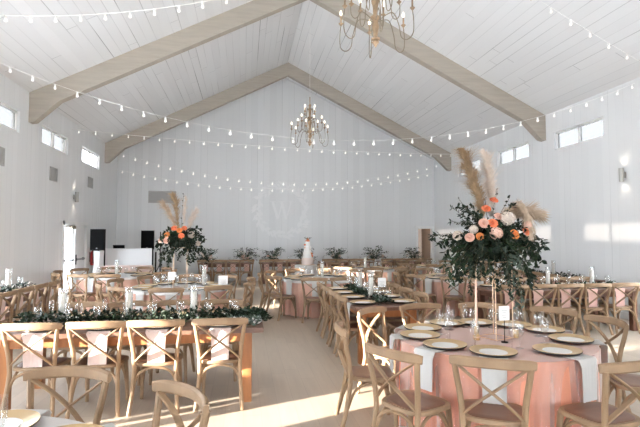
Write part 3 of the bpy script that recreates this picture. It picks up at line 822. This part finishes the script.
# second one, beyond
rr = random.Random(9)
def at2(u, v, dy=0.): return ((u - 183)/50., dy, (242 - v)/50.)
spr = radial(rr, 30, .46, -.16, .12, .1, .05, 20, ['leaf_dark', 'leaf_dark', 'leaf_mid']) + radial(rr, 18, .3, .05, .26, .09, .042, 16, ['leaf_dark', 'leaf_mid']) + radial(rr, 26, .36, -.38, -.12, .1, .048, 20, ['leaf_dark'])
trl = [(at2(165, 262), .1, .05, 22, 'leaf_dark'), (at2(162, 246), .1, .05, 20, 'leaf_dark'), (at2(174, 264, -.1), .1, .05, 22, 'leaf_mid'), (at2(203, 250), .1, .05, 22, 'leaf_dark'), (at2(207, 262), .1, .05, 24, 'leaf_dark'), (at2(200, 230), .1, .05, 16, 'leaf_dark'), (at2(190, 262, -.1), .1, .05, 20, 'leaf_mid')]
tall_arrangement((-1.16, 9.05, 1.58), 'plume and coral rose arrangement on a stand at the round table beyond the farm table', 6, PX,
    [([at2(180, 236), at2(176, 222), at2(170, 211), at2(166, 205)], 'pampas', .1, 900, .3), ([at2(182, 236), at2(179, 215), at2(178, 205), at2(175, 198)], 'pampas_brown', .11, 1000, .3),
     ([at2(185, 236), at2(186, 215), at2(187, 200)], 'pampas_pale', .06, 500, .1), ([at2(187, 236), at2(192, 222), at2(197, 212)], 'pampas_pale', .1, 900, .3)],
    [('r', 'coral', .055, at2(178, 229, -.15)), ('r', 'orange', .05, at2(183, 231, -.2)), ('r', 'coral', .05, at2(187, 229, -.14)), ('r', 'orange', .055, at2(172, 235, -.15)), ('r', 'blush', .062, at2(172, 240, -.2)),
     ('r', 'coral', .055, at2(185, 236, -.24)), ('h', 'ivory', .065, at2(193, 235, -.1)), ('r', 'blush', .05, at2(166, 240, -.1)), ('r', 'ivory', .05, at2(199, 243, -.1))],
    trl, spr, [(at2(185, 196), .05, .025, 8, 'leaf_mid')])

def rod_stand(loc, h, w, label, rz):
    t = thing('flower_stand', label, 'stand', loc, rz, None)
    for z, nm in ((.006, 'base_frame'), (h, 'top_frame')):
        mb = MB(); q = w/2
        for (a, b) in (((-q,-q),(q,-q)), ((q,-q),(q,q)), ((q,q),(-q,q)), ((-q,q),(-q,-q))): mb.tube([(a[0],a[1],z),(b[0],b[1],z)], .004, 6)
        mb.build(nm, M['brass'], t)
    for sx in (-1, 1):
        for sy in (-1, 1):
            mb = MB(); mb.tube([(sx*w/2, sy*w/2, .003), (sx*w/2, sy*w/2, h)], .004, 8); mb.build('rod', M['brass'], t)
    mb = MB(); mb.box((-w/2 - .005, -w/2 - .005, h), (w/2 + .005, w/2 + .005, h + .006)); mb.build('top_plate', M['brass'], t, smooth=False)
rod_stand((2.27, 4.08, .7612), .69, .22, 'slim gold four-rod stand holding the large arrangement on the front table', .35)
rod_stand((-1.16, 9.05, .7612), .72, .24, 'gold four-rod stand under the arrangement beyond the farm table', .2)

# garlands -------------------------------------------------------------------
def garland(pts, w, label, seed, n=900, mks=('leaf_dark', 'leaf_mid', 'leaf_grey'), h=.07):
    rr = random.Random(seed); t = thing('leaf_garland', label, 'garland', pts[0], 0, 'leaf garlands')
    o = Vector(pts[0]); P = [p - o for p in cat(pts, 10)]
    bits = {k: MB() for k in range(len(mks))}
    for k in range(n):
        f = rr.random()*(len(P)-1); i = min(int(f), len(P)-2); p = P[i].lerp(P[i+1], f - i); d = (P[i+1]-P[i]).normalized()
        lat = d.cross(Vector((0, 0, 1))).normalized() if abs(d.z) < .9 else Vector((1, 0, 0))
        g = rr.gauss(0, .4); p = p + lat*w*max(-1, min(1, g)) + Vector((0, 0, .012 + h*rr.random()*(1 - min(1, abs(g)))))
        q = int(rr.random()**1.5*len(mks))
        leaf(bits[q], p, d*rr.uniform(-1, 1) + lat*rr.uniform(-1, 1) + Vector((0, 0, rr.uniform(-.05, .7))), rv(rr) + Vector((0, 0, 1)), rr.uniform(.035, .075), rr.uniform(.018, .034), rr)
    for k, mk in enumerate(mks): bits[k].build('leaves', M[mk], t, smooth=False)
    mb = MB(); mb.tube([p + Vector((0, 0, .008)) for p in P], .006, 5); mb.build('garland_stem', M['stem'], t)
    return t
Zt = .762
garland([(-2.3, 5.36, Zt), (-1.6, 5.40, Zt), (-.9, 5.36, Zt), (-.2, 5.34, Zt), (.1, 5.27, Zt), (.19, 5.2, Zt)], .16, 'dark leafy garland along the front farm table behind sunlit chairs', 21, 2300, ('leaf_dark', 'leaf_dark', 'leaf_mid', 'leaf_grey'), .13)
g2 = garland([(-.12, 5.12, Zt), (.02, 5.08, Zt), (.16, 5.05, Zt)], .1, 'pale eucalyptus sprig at the aisle end of the front farm table', 22, 240, ('leaf_grey', 'leaf_grey', 'plate_white'), .07)
garland([(-3.98, 7.4, Zt), (-3.93, 8.2, Zt), (-3.99, 8.9, Zt), (-3.95, 9.6, Zt)], .15, 'dark garland with pale sprigs on the wall-side farm table', 23, 900, ('leaf_dark', 'leaf_dark', 'leaf_grey', 'plate_white'))
garland([(1.92, 6.3, Zt), (1.95, 7.0, Zt), (1.87, 7.7, Zt), (1.92, 8.5, Zt)], .15, 'dark leafy garland down the middle of the aisle farm table', 24, 1100, ('leaf_dark', 'leaf_dark', 'leaf_mid', 'leaf_grey'))
garland([(4.4, 7.97, Zt), (5.2, 8.0, Zt), (6.0, 7.94, Zt), (6.9, 7.97, Zt)], .15, 'leafy garland on the pink-napkin farm table', 25, 900, ('leaf_dark', 'leaf_mid', 'plate_white'))
garland([(7.1, 9.2, Zt), (7.13, 10.0, Zt), (7.1, 10.8, Zt), (7.12, 11.5, Zt)], .16, 'leafy garland with pale blooms on the sconce-wall farm table', 26, 900, ('leaf_dark', 'leaf_dark', 'plate_white'), .1)

# head table bouquets
def bouquet(x, y, label, seed, s=1.):
    rr = random.Random(seed); t = thing('table_bouquet', label, 'flowers', (x, y, .762), 0, 'bouquets on the head tables')
    for k in range(44):
        a = rr.uniform(0, 2*PI); q = .36*rr.uniform(.4, 1)*s; e = (q*math.cos(a), q*.6*math.sin(a), rr.uniform(.06, .34)*s)
        stem_spray([(0, 0, .02), (e[0]*.5, e[1]*.5, e[2]*.8 + .05), e], rr, 10, .085, .042, [M['stem'], M[rr.choice(['leaf_dark', 'leaf_dark', 'leaf_mid', 'leaf_grey'])]], t)
    for k in range(9):
        a = rr.uniform(0, 2*PI); q = .2*rr.uniform(.3, 1)
        rose(.055, rr, t, M[rr.choice(['ivory', 'blush', 'ivory', 'plate_white'])], (q*math.cos(a)*1.6, q*math.sin(a) - .06, rr.uniform(.14, .26)), (-.5, 0, 0))
    mb = MB(); mb.lathe([(.0005,0),(.06,0),(.08,.05),(.075,.09),(.0005,.09)], 12); mb.build('bowl', M['plate_white'], t)
    for k in range(5):
        a = rr.uniform(-.6, .6); plume([(0, 0, .08), (a*.2, 0, .25), (a*.5, .05, .42)], t, M['pampas_pale'], rr, .035, 90, .2)
BQ = [(-1.35, 'first bouquet from the DJ end of the head tables'), (.05, 'bouquet beside the gap between first two head tables'), (1.05, 'bouquet on the head table just before the cake'), (2.2, 'bouquet on the head table just past the cake'), (3.35, 'leafy bouquet midway between the cake and the doorway'), (4.85, 'tall leafy bouquet at the gap between last two head tables'), (6.4, 'last bouquet on the head tables, beside the open doorway')]
for i, (x, l) in enumerate(BQ): bouquet(x, 17.42, l, 40 + i, 1.7 if i == 5 else 1.5)

# ------------------------------------------------------------------ candles, cards
def make_cylinder():
    mb = MB(); h = .37; mb.lathe([(.0005,.002),(.04,.002),(.043,.006),(.043,h),(.0405,h),(.0405,.008),(.0005,.008)], 20)
    return tag(mb.build('glass_cylinder', M['glass']), 'x', 'vase')
def make_pillar():
    t = thing('pillar_candle', 'x', 'candle')
    mb = MB(); mb.lathe([(.0005,0),(.033,0),(.035,.003),(.035,.295),(.031,.3),(.008,.296),(.0005,.296)], 18); mb.build('wax', M['candle'], t)
    mb = MB(); mb.tube([(0, 0, .294), (.001, 0, .306)], .0012, 5); mb.build('wick', M['black'], t)
    return t
for (x, y, l) in ((-1.92, 5.5, 'wall end of the front farm table'), (-1.24, 5.48, 'middle of the front farm table'), (-.55, 5.46, 'aisle end of the front farm table'), (-3.98, 8.9, 'wall-side farm table'), (-3.95, 7.9, 'near end of wall-side farm table'),
                  (1.88, 6.95, 'near half of the aisle farm table'), (1.95, 7.9, 'far half of the aisle farm table'), (5.5, 7.97, 'pink-napkin farm table'), (6.4, 7.97, 'wall end of pink-napkin farm table'), (7.12, 10.1, 'sconce-wall farm table'),
                  (-.75, 9.3, 'plume round table'), (1.72, 10.5, 'cake-side round table'), (4.75, 10.3, 'middle round table'), (3.45, 13.35, 'far round table'), (-3.02, 12.05, 'DJ-side round table')):
    inst('cyl', make_cylinder, (x, y, .7625), 0, 'tall clear glass cylinder on the ' + l, 'glass candle cylinders')
    inst('pil', make_pillar, (x, y, .7715), 0, 'white pillar candle inside the cylinder on the ' + l, 'pillar candles')

def make_taper_holder(label, x, y, h=.17):
    t = thing('candle_holder', label, 'candle holder', (x, y, .7615))
    mb = MB(); mb.lathe([(.0005,0),(.026,0),(.028,.004),(.028,.045),(.02,.052),(.017,.06),(.02,.068),(.02,.1),(.016,.105),(.013,.12),(.013,.13),(.0005,.125)], 18); mb.build('holder_body', M['gold'], t)
    mb = MB(); mb.lathe([(.028,.018),(.0295,.02),(.0295,.03),(.028,.032)], 18); mb.build('holder_band', M['brass'], t)
make_taper_holder('tan turned candle holder left of the gold stand, front round table', 2.06, 4.02)
def taper(x, y, z, label):
    t = thing('taper_candle', label, 'candle', (x, y, z))
    mb = MB(); mb.lathe([(.0005,0),(.011,0),(.0105,.2),(.008,.4),(.004,.408),(.0005,.41)], 12); mb.build('wax', M['peach_candle'], t)
    mb = MB(); mb.tube([(0, 0, .405), (0, 0, .418)], .001, 4); mb.build('wick', M['black'], t)
taper(2.06, 4.02, .7615 + .126, 'tall peach taper candle in the tan holder, front round table')
def votive(x, y, label):
    t = thing('votive_holder', label, 'candle holder', (x, y, .7615))
    mb = MB(); mb.lathe([(.0005,0),(.022,0),(.026,.01),(.024,.05),(.021,.075),(.019,.075),(.022,.05),(.0005,.012)], 16); mb.build('cup', M['gold'], t)
    mb = MB(); mb.lathe([(.0005,.0125),(.0215,.02),(.0215,.05),(.0005,.05)], 16); mb.build('wax', M['candle'], t)
votive(2.46, 4.05, 'short tan votive cup right of the gold stand, front round table')
def card_stand(x, y, z, rz, label, h=.22, w=.105, ch=.125):
    t = thing('card_stand', label, 'sign', (x, y, z), rz)
    mb = MB(); mb.lathe([(.0005,0),(.03,0),(.03,.006),(.006,.01),(.0005,.01)], 16); mb.build('base', M['black'], t)
    mb = MB(); mb.tube([(0, 0, .008), (0, 0, h - .02)], .0035, 8); mb.build('stem', M['black'], t)
    mb = MB(); mb.bbox((-w/2, -.004, h - .03), (w/2, .004, h - .03 + ch), .001); mb.build('card', M['card'], t, smooth=False)
    mb = MB()
    for k, (a, b) in enumerate(((-.3, .3), (-.22, .22), (-.26, .26), (-.15, .15))): mb.box((a*w, -.0046, h + .055 - k*.02), (b*w, -.0041, h + .058 - k*.02))
    mb.build('print', M['ink'], t, smooth=False)
card_stand(2.25, 3.88, .7615, .12, 'white card on a black stem before the gold stand, front round table')
card_stand(-.36, 8.42, .7615, .03, 'white printed card on a stem, plume round table near the aisle', .12, .16, .16)
card_stand(2.2, 7.45, .7615, -.15, 'white card on a stem on the aisle farm table', .14, .13, .15)
card_stand(-1.25, 8.6, .7615, 0, 'white card on a stem beside the plumes, plume round table', .2, .12, .14)

# ------------------------------------------------------------------ cake
cx, cy = 2.1, 15.6
def skirt(r, z1, z0, m, label, name, catg):
    mb = disc_cloth(r, z1, z0, .03, 16, 77); o = mb.build(name, m); return tag(o, label, catg)
o = skirt(.45, .76, .012, M['whitecloth'], 'white cloth on the small round cake table', 'tablecloth', 'tablecloth'); o.location = (cx, cy, 0)
ck = thing('wedding_cake', 'tall tiered white cake with blush base tier and roses', 'cake', (cx - .03, cy, .763))
mb = MB(); mb.lathe([(.0005,0),(.235,0),(.24,.004),(.24,.012),(.0005,.014)], 28); mb.build('cake_board', M['brass'], ck)
z = .014
for i, (r, h, m) in enumerate(((.2, .22, 'cake_blush'), (.15, .2, 'cake'), (.118, .18, 'cake'), (.082, .15, 'cake'))):
    mb = MB(); mb.lathe([(.0005, z), (r, z), (r, z + h - .012), (r - .012, z + h), (.0005, z + h)], 28); mb.build('tier', M[m], ck)
    z += h
rr = random.Random(50)
for (x, y, zz, r, mk) in ((0, -.03, z + .03, .055, 'coral'), (-.045, -.02, z + .02, .04, 'blush'), (.04, .01, z + .02, .04, 'blush'), (.0, .02, z + .085, .04, 'orange'), (-.085, -.07, .56, .04, 'blush'), (-.1, -.06, .66, .035, 'coral'), (.1, -.1, .36, .055, 'orange'), (.13, -.08, .29, .045, 'coral'), (.05, -.09, .5, .035, 'ivory')):
    rose(r, rr, ck, M[mk], (x, y, zz), (-1.0, 0, 0))
for k in range(7):
    a = rr.uniform(-1, 1); stem_spray([(0, 0, z), (a*.06, 0, z + .08), (a*.14, 0, z + .14)], rr, 7, .05, .022, [M['stem'], M['leaf_grey']], ck)

# ------------------------------------------------------------------ DJ corner
def loudspeaker(x, y, z, label):
    t = thing('loudspeaker', label, 'loudspeaker', (x, y, z), 0, None)
    mb = MB(); mb.prism([(-.19, -.17), (.19, -.17), (.21, -.1), (.14, .19), (-.14, .19), (-.21, -.1)][::-1], 0, .62, axis=2); mb.build('cabinet', M['black'], t, smooth=False)
    mb = MB(); mb.bbox((-.185, -.185, .03), (.185, -.168, .59), .006); mb.build('grille', M['grille'], t, smooth=False)
    mb = MB(); mb.box((-.02, -.188, .05), (.02, -.1845, .075)); mb.build('badge', M['steel'], t, smooth=False)
    return t
def spk_stand(x, y, h, label, cover):
    t = thing('speaker_stand', label, 'speaker stand', (x, y, 0))
    mb = MB(); mb.tube([(0, 0, .1), (0, 0, h)], .019, 10); mb.build('pole', M['black'], t)
    for k in range(3):
        a = 2*PI*k/3 + .5; mb = MB(); mb.tube([(.02*math.cos(a), .02*math.sin(a), .62), (.48*math.cos(a), .48*math.sin(a), .012)], .012, 8); mb.build('leg', M['black'], t)
    if cover:
        mb = MB(); n = 3
        vs = []; fs = []
        for zz, r in ((.02, .44), (.45, .2), (.9, .14), (h - .02, .16)):
            for k in range(12):
                a = 2*PI*k/12 + .5; rad = r*(1 - .35*(1 - abs(math.cos(1.5*(a - .5)))))
                vs.append((rad*math.cos(a), rad*math.sin(a), zz))
        for i in range(3):
            for j in range(12): jj = (j+1) % 12; fs.append((i*12+j, i*12+jj, (i+1)*12+jj, (i+1)*12+j))
        mb.add(vs, fs); mb.build('stand_cover', M['scrim'], t)
spk_stand(-4.24, 14.85, 1.29, 'speaker stand in a white stretch cover beside the glass doors', True)
loudspeaker(-4.24, 14.85, 1.29, 'black loudspeaker on the white-covered stand beside the glass doors')
spk_stand(-3.12, 16.3, 1.27, 'black speaker stand behind the DJ facade, plume side', False)
loudspeaker(-3.12, 16.3, 1.27, 'black loudspeaker over the DJ facade beside the slim tripod')
dj = thing('dj_booth', 'white-fronted DJ booth between the two black loudspeakers', 'booth', (-3.5, 15.35, 0))
mb = MB(); mb.box((-.68, -.012, .42), (.68, .012, 1.33)); mb.build('front_panel', M['scrim'], dj, smooth=False)
for s in (-1, 1):
    mb = MB(); mb.box((s*.70 - .02, -.02, 0), (s*.70 + .02, .02, 1.33)); mb.build('post', M['black'], dj, smooth=False)
    mb = MB(); mb.box((s*.70 - .02, .5, 0), (s*.70 + .02, .54, 1.2)); mb.build('post', M['black'], dj, smooth=False)
mb = MB(); mb.box((-.72, .014, 1.2), (.46, .54, 1.23)); mb.build('desk_top', M['black'], dj, smooth=False)
lt = thing('laptop', 'dark laptop open on top of the DJ booth', 'laptop', (-3.82, 15.61, 1.231))
mb = MB(); mb.bbox((-.17, -.11, 0), (.17, .12, .018), .003); mb.build('base', M['black'], lt, smooth=False)
mb = MB(); mb.prism([(-.115, .018), (-.19, .2), (-.182, .203), (-.107, .019)], -.17, .17, axis=0); mb.build('screen', M['black'], lt, smooth=False)
# peach-clothed gift table in front of the booth
def box_cloth(lx, ly, z1, seed):
    mb = MB(); rr = random.Random(seed); n = 40; per = []
    for k in range(n):
        t = k/n*4; s = int(t); f = t - s
        x, y = [(-1 + 2*f, -1), (1, -1 + 2*f), (1 - 2*f, 1), (-1, 1 - 2*f)][s]; per.append((x*lx/2, y*ly/2, x, y))
    vs = []; fs = []
    for z, k in ((z1, 0), (z1 - .03, .2), (z1*.5, .8), (.012, 1)):
        for i, (x, y, a, b) in enumerate(per):
            q = .012*math.sin(i*2.4)*k + .01*k; L = math.hypot(a, b); vs.append((x + q*a/L, y + q*b/L, z))
    for r in range(3):
        for i in range(n): j = (i+1) % n; fs.append((r*n+i, r*n+j, (r+1)*n+j, (r+1)*n+i))
    fs.append(tuple(range(n))); mb.add(vs, fs); return mb
o = box_cloth(1.25, .55, .88, 4).build('tablecloth', M['napkin_blush']); o.location = (-3.2, 13.85, 0); tag(o, 'pale blush cloth on the tall table before the DJ booth', 'tablecloth')
tp = thing('tripod_stand', 'slim black tripod light stand beside the DJ booth', 'tripod', (-2.45, 14.6, 0))
mb = MB(); mb.tube([(0, 0, .25), (0, 0, 1.83)], .015, 8); mb.build('pole', M['black'], tp)
mb = MB(); mb.tube([(0, 0, .8), (0, 0, .9)], .028, 8); mb.build('collar', M['black'], tp)
for k in range(3):
    a = 2*PI*k/3 - .5; mb = MB(); mb.tube([(.02*math.cos(a), .02*math.sin(a), .85), (.42*math.cos(a), .42*math.sin(a), .01)], .012, 6); mb.build('leg', M['black'], tp)
fe = thing('fire_extinguisher', 'red fire extinguisher on the wall beside the covered speaker stand', 'fire extinguisher', (XL + .1, 15.55, .82))
mb = MB(); mb.lathe([(.0005,0),(.07,.0),(.075,.01),(.075,.36),(.05,.42),(.025,.44),(.0005,.44)], 18); mb.build('cylinder', M['red'], fe)
mb = MB(); mb.box((-.02, -.02, .44), (.02, .02, .5)); mb.box((-.015, -.1, .49), (.015, .02, .51)); mb.build('valve', M['black'], fe, smooth=False)
mb = MB(); mb.tube(cat([(0, -.02, .46), (.02, -.1, .42), (.03, -.09, .2), (.02, -.085, .05)], 5), .011, 8); mb.build('hose', M['black'], fe)
mb = MB(); mb.box((-.098, -.04, .1), (-.07, .04, .4)); mb.build('bracket', M['steel'], fe, smooth=False)

# ------------------------------------------------------------------ wall fittings
def vent(name, place, w, h, label):
    t = thing(name, label, 'vent', place[0], place[1], 'grey wall vents')
    mb = MB(); e = .025
    for (a, b, c, d) in ((-w/2, w/2, -h/2, -h/2+e), (-w/2, w/2, h/2-e, h/2), (-w/2, -w/2+e, -h/2, h/2), (w/2-e, w/2, -h/2, h/2)): mb.box((a, -.02, c), (b, 0, d))
    mb.build('frame', M['vent'], t, smooth=False)
    mb = MB(); n = int(h/.035)
    for k in range(n):
        z = -h/2 + e + (h - 2*e)*(k + .5)/n; mb.prism([(-.016, z - .014), (-.004, z + .012), (-.002, z + .012), (-.014, z - .014)], -w/2 + e, w/2 - e, axis=0)
    mb.box((-w/2 + e, -.003, -h/2 + e), (w/2 - e, -.0005, h/2 - e))
    mb.build('louvre', M['vent'], t, smooth=False)
vent('wall_vent', ((XL + .001, 9.9, 3.25), PI/2), .5, .36, 'grey wall vent at the picture edge under the first high window')
vent('wall_vent', ((XL + .001, 12.6, 3.23), PI/2), .44, .34, 'grey wall vent under the second high window on the door wall')
vent('wall_vent', ((XL + .001, 15.45, 3.35), PI/2), .44, .32, 'grey wall vent between the glass doors and the back corner')
vent('wall_vent', ((-3.08, Y1 - .001, 3.19), 0), 1.0, .46, 'wide grey vent high on the back wall')
SCONCES = []
def sconce(x, y, z, s, label):
    t = thing('wall_sconce', label, 'wall lamp', (x, y, z), 0, 'up-down wall sconces')
    mb = MB(); mb.lathe([(.0435,-.14),(.046,-.14),(.046,.14),(.0435,.14)], 20, (s*.09, 0, 0), False); mb.lathe([(.0435,.14),(.0435,-.14)], 20, (s*.09, 0, 0)); mb.build('tube', M['rim_steel'], t)
    mb = MB(); mb.box((min(0, s*.05), -.03, -.06), (max(0, s*.05), .03, .06)); mb.build('backplate', M['rim_steel'], t, smooth=False)
    for e in (-1, 1):
        mb = MB(); mb.lathe([(.0005, e*.09), (.03, e*.09), (.0005, e*.1)], 12, (s*.09, 0, 0)); mb.build('lamp', M['lamp_glow'], t)
        l = bpy.data.lights.new('sconce_light', 'SPOT'); l.energy = 1.4; l.color = (1, .86, .7); l.spot_size = 2.0; l.spot_blend = .8; l.shadow_soft_size = .03
        lo = bpy.data.objects.new('sconce_light', l); col.objects.link(lo); lo.location = (x + s*.09, y, z + e*.13); lo.rotation_euler = (PI if e > 0 else 0, 0, 0)
sconce(XR, 8.62, 2.96, -1, 'grey cylinder sconce lit on the wall past the tall flowers')
sconce(XL, 14.05, 2.79, 1, 'grey cylinder sconce lit above the glass doors')

# projected gobo light, painted as a whiter monogram on the back wall
mg = thing('painted_gobo_monogram', 'faint painted gobo-light W monogram inside a leafy wreath on the back wall', 'monogram', (1.45, Y1 - .0015, 2.72))
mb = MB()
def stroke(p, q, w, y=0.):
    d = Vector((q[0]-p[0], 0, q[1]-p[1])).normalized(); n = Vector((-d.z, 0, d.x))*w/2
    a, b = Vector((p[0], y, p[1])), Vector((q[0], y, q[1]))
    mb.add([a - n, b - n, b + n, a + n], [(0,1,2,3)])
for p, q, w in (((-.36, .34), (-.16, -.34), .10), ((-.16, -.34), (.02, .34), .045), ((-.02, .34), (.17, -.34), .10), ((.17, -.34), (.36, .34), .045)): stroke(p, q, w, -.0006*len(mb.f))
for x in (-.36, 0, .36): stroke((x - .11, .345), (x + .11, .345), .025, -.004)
mb.build('painted_gobo_letter', M['gobo_light_paint'], mg, smooth=False)
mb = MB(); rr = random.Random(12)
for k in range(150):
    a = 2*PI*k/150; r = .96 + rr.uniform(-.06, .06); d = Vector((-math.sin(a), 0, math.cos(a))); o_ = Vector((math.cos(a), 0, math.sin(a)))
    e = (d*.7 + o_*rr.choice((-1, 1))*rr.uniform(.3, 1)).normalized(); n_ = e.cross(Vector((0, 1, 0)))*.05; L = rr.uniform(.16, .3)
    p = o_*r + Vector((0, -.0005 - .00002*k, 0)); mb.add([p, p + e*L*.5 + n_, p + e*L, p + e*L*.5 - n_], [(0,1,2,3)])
mb.build('painted_gobo_wreath', M['gobo_light_paint'], mg, smooth=False)

# ------------------------------------------------------------------ chandeliers
def chandelier(x, y, zb, ztop, label):
    t = thing('chandelier', label, 'chandelier', (x, y, zb), .2 if y > 8 else .42, 'turned wood chandeliers')
    mb = MB(); mb.lathe([(.0005,0),(.012,.02),(.03,.05),(.045,.07),(.02,.085),(.05,.1),(.055,.115),(.025,.13),(.03,.2),(.045,.26),(.03,.33),(.06,.36),(.06,.38),(.028,.4),(.032,.5),(.05,.58),(.03,.66),(.055,.69),(.055,.71),(.024,.73),(.03,.82),(.042,.88),(.02,.96),(.035,1.0),(.012,1.04),(.012,1.2)], 14)
    mb.build('turned_column', M['turned'], t)
    mb = MB(); mb.tube([(0, 0, 1.18), (0, 0, ztop - zb)], .0035, 6); mb.build('hanging_rod', M['cord'], t)
    def arm(a, r, z0, dip, ztip, side=.0):
        c, s = math.cos(a), math.sin(a)
        pts = [(.03, z0), (r*.45, z0 + .06), (r*.62, z0 - dip*.35), (r*.68, z0 - dip*.85), (r*.83, z0 - dip), (r*.98, z0 - dip*.8), (r, z0 - dip*.3), (r*.97, ztip - .13)]
        mb = MB(); mb.tube(cat([(q*c, q*s, z) for q, z in pts], 5), .006, 6); a_ = mb.build('arm', M['iron'], t)
        X, Y = r*.97*c, r*.97*s
        mb = MB(); mb.lathe([(.0005,-.14),(.014,-.13),(.02,-.115),(.03,-.11),(.03,-.105),(.011,-.1),(.011,-.01),(.0005,-.01)], 10, (X, Y, ztip)); mb.build('candle_cup', M['turned'], a_)
        mb = MB(); mb.lathe([(.0005,-.01),(.013,.0),(.017,.018),(.011,.045),(.0005,.065)], 10, (X, Y, ztip)); mb.build('candle_bulb', M['flame_bulb'], a_)
    for k in range(6): arm(2*PI*k/6, .47, .33, .30, .5)
    for k in range(6): arm(2*PI*(k + .5)/6, .3, .62, .26, .68 if k % 2 else .64)
    for k in range(4): arm(2*PI*(k + .3)/4, .17, .86, .14, .93)
    l = bpy.data.lights.new('chandelier_light', 'POINT'); l.energy = CH_E; l.color = (1, .93, .84); l.shadow_soft_size = .5
    lo = bpy.data.objects.new('chandelier_light', l); col.objects.link(lo); lo.location = (x, y, zb - .35)
CH_E = 14
chandelier(1.54, 5.42, 3.95, ZR - .48, 'chandelier cut by the top edge, with looping iron arms')
chandelier(1.53, 11.15, 3.84, ZR - .48, 'smaller-looking distant chandelier hanging before the back gable')

# ------------------------------------------------------------------ string lights
def string_lights(P0, P1, sag, label, spacing=.4, thick=.0028, first=.2):
    t = thing('string_lights', label, 'string lights', P0, 0, 'festoon string lights')
    o = Vector(P0); D = Vector(P1) - o; N = 60
    pts = [D*(i/N) + Vector((0, 0, -4*sag*(i/N)*(1 - i/N))) for i in range(N+1)]
    mb = MB(); mb.tube(pts, thick, 5); mb.build('cable', M['cord'], t)
    acc = 0; nxt = first; proto = None
    for i in range(N):
        L = (pts[i+1]-pts[i]).length
        while nxt < acc + L:
            p = pts[i].lerp(pts[i+1], (nxt-acc)/L)
            if proto is None:
                if 'bulb' not in PROTO:
                    mb = MB(); mb.lathe([(.0005,.0),(.013,-.002),(.015,-.02),(.014,-.045),(.0005,-.046)], 8); so = mb.build('socket', M['cord'], t)
                    mb = MB(); mb.lathe([(.011,-.044),(.015,-.054),(.0205,-.068),(.0195,-.081),(.011,-.091),(.0005,-.094)], 10); bo = mb.build('bulb', M['bulb'], so)
                    PROTO['bulb'] = (so.data, bo.data); so.location = p; proto = 1; nxt += spacing; continue
                proto = 1
            so = bpy.data.objects.new('socket', PROTO['bulb'][0]); col.objects.link(so); so.parent = t; so.location = p
            bo = bpy.data.objects.new('bulb', PROTO['bulb'][1]); col.objects.link(bo); bo.parent = so
            nxt += spacing
        acc += L
string_lights((XL, 7.0, 4.78), (1.45, 6.3, 5.5), .4, 'bulb string crossing the near ceiling from the door wall', .33, .006)
string_lights((1.6, 6.3, 6.75), (XR, 7.2, 4.35), .12, 'bulb string descending to the wall above the sconce', .42)
string_lights((XL, 8.4, 4.84), (XR, 8.3, 4.78), 1.38, 'deep swag of bulbs passing in front of the distant chandelier', .37)
string_lights((XL, 13.7, 4.62), (XR, 16.3, 4.72), .15, 'taut bulb string above the high windows, before the back beam', .42, .006)
string_lights((XL, 17.05, 4.7), (XR, 17.3, 4.6), 1.0, 'sagging bulb string along the back beam', .4)
string_lights((XL, 18.45, 4.18), (XR, 18.45, 4.35), .72, 'lowest bulb string close to the back wall', .4, .006)

# ------------------------------------------------------------------ light
w = bpy.data.worlds.new('sky'); sc.world = w; w.use_nodes = True
bg = w.node_tree.nodes['Background']; bg.inputs['Color'].default_value = (.89, .97, 1.06, 1); bg.inputs['Strength'].default_value = 20
SD = Vector((12.45, 4.64, -2.3)).normalized()
sun = bpy.data.lights.new('sun', 'SUN'); sun.energy = 33; sun.angle = .009; sun.color = (1, .90, .80)
so = bpy.data.objects.new('sun', sun); col.objects.link(so); so.rotation_euler = SD.to_track_quat('-Z', 'Y').to_euler(); so.location = (-20, -6, 8)
def portal(loc, rot, sx, sy):
    l = bpy.data.lights.new('daylight_opening', 'AREA'); l.shape = 'RECTANGLE'; l.size = sx; l.size_y = sy; l.cycles.is_portal = True
    o = bpy.data.objects.new('daylight_opening', l); col.objects.link(o); o.location = loc; o.rotation_euler = rot
portal((.4, Y0 - .3, 1.1), (PI/2, 0, 0), 1.6, 2.2)       # faces +y
for (a, b, z0, z1) in LDOORS: 
    if b - a > .3: portal((XL - .3, (a+b)/2, (z0+z1)/2), (PI/2, 0, -PI/2), b - a, z1 - z0)
for (a, b, z0, z1) in R_FILL_OPENINGS: portal((XR + .3, (a+b)/2, (z0+z1)/2), (PI/2, 0, PI/2), b - a, z1 - z0)
for a, b in left_windows: portal((XL - .3, (a+b)/2, 4.1), (PI/2, 0, -PI/2), b - a, .46)
for a, b in right_windows: portal((XR + .3, (a+b)/2, 4.1), (PI/2, 0, PI/2), b - a, .46)

sc.view_settings.view_transform = 'Standard'; sc.view_settings.look = 'None'; sc.view_settings.gamma = 1; sc.view_settings.use_curve_mapping = False
sc.view_settings.exposure = 0.93
sc.cycles.max_bounces = 10; sc.cycles.diffuse_bounces = 6; sc.cycles.glossy_bounces = 3; sc.cycles.transparent_max_bounces = 16
sc.cycles.sample_clamp_indirect = 6
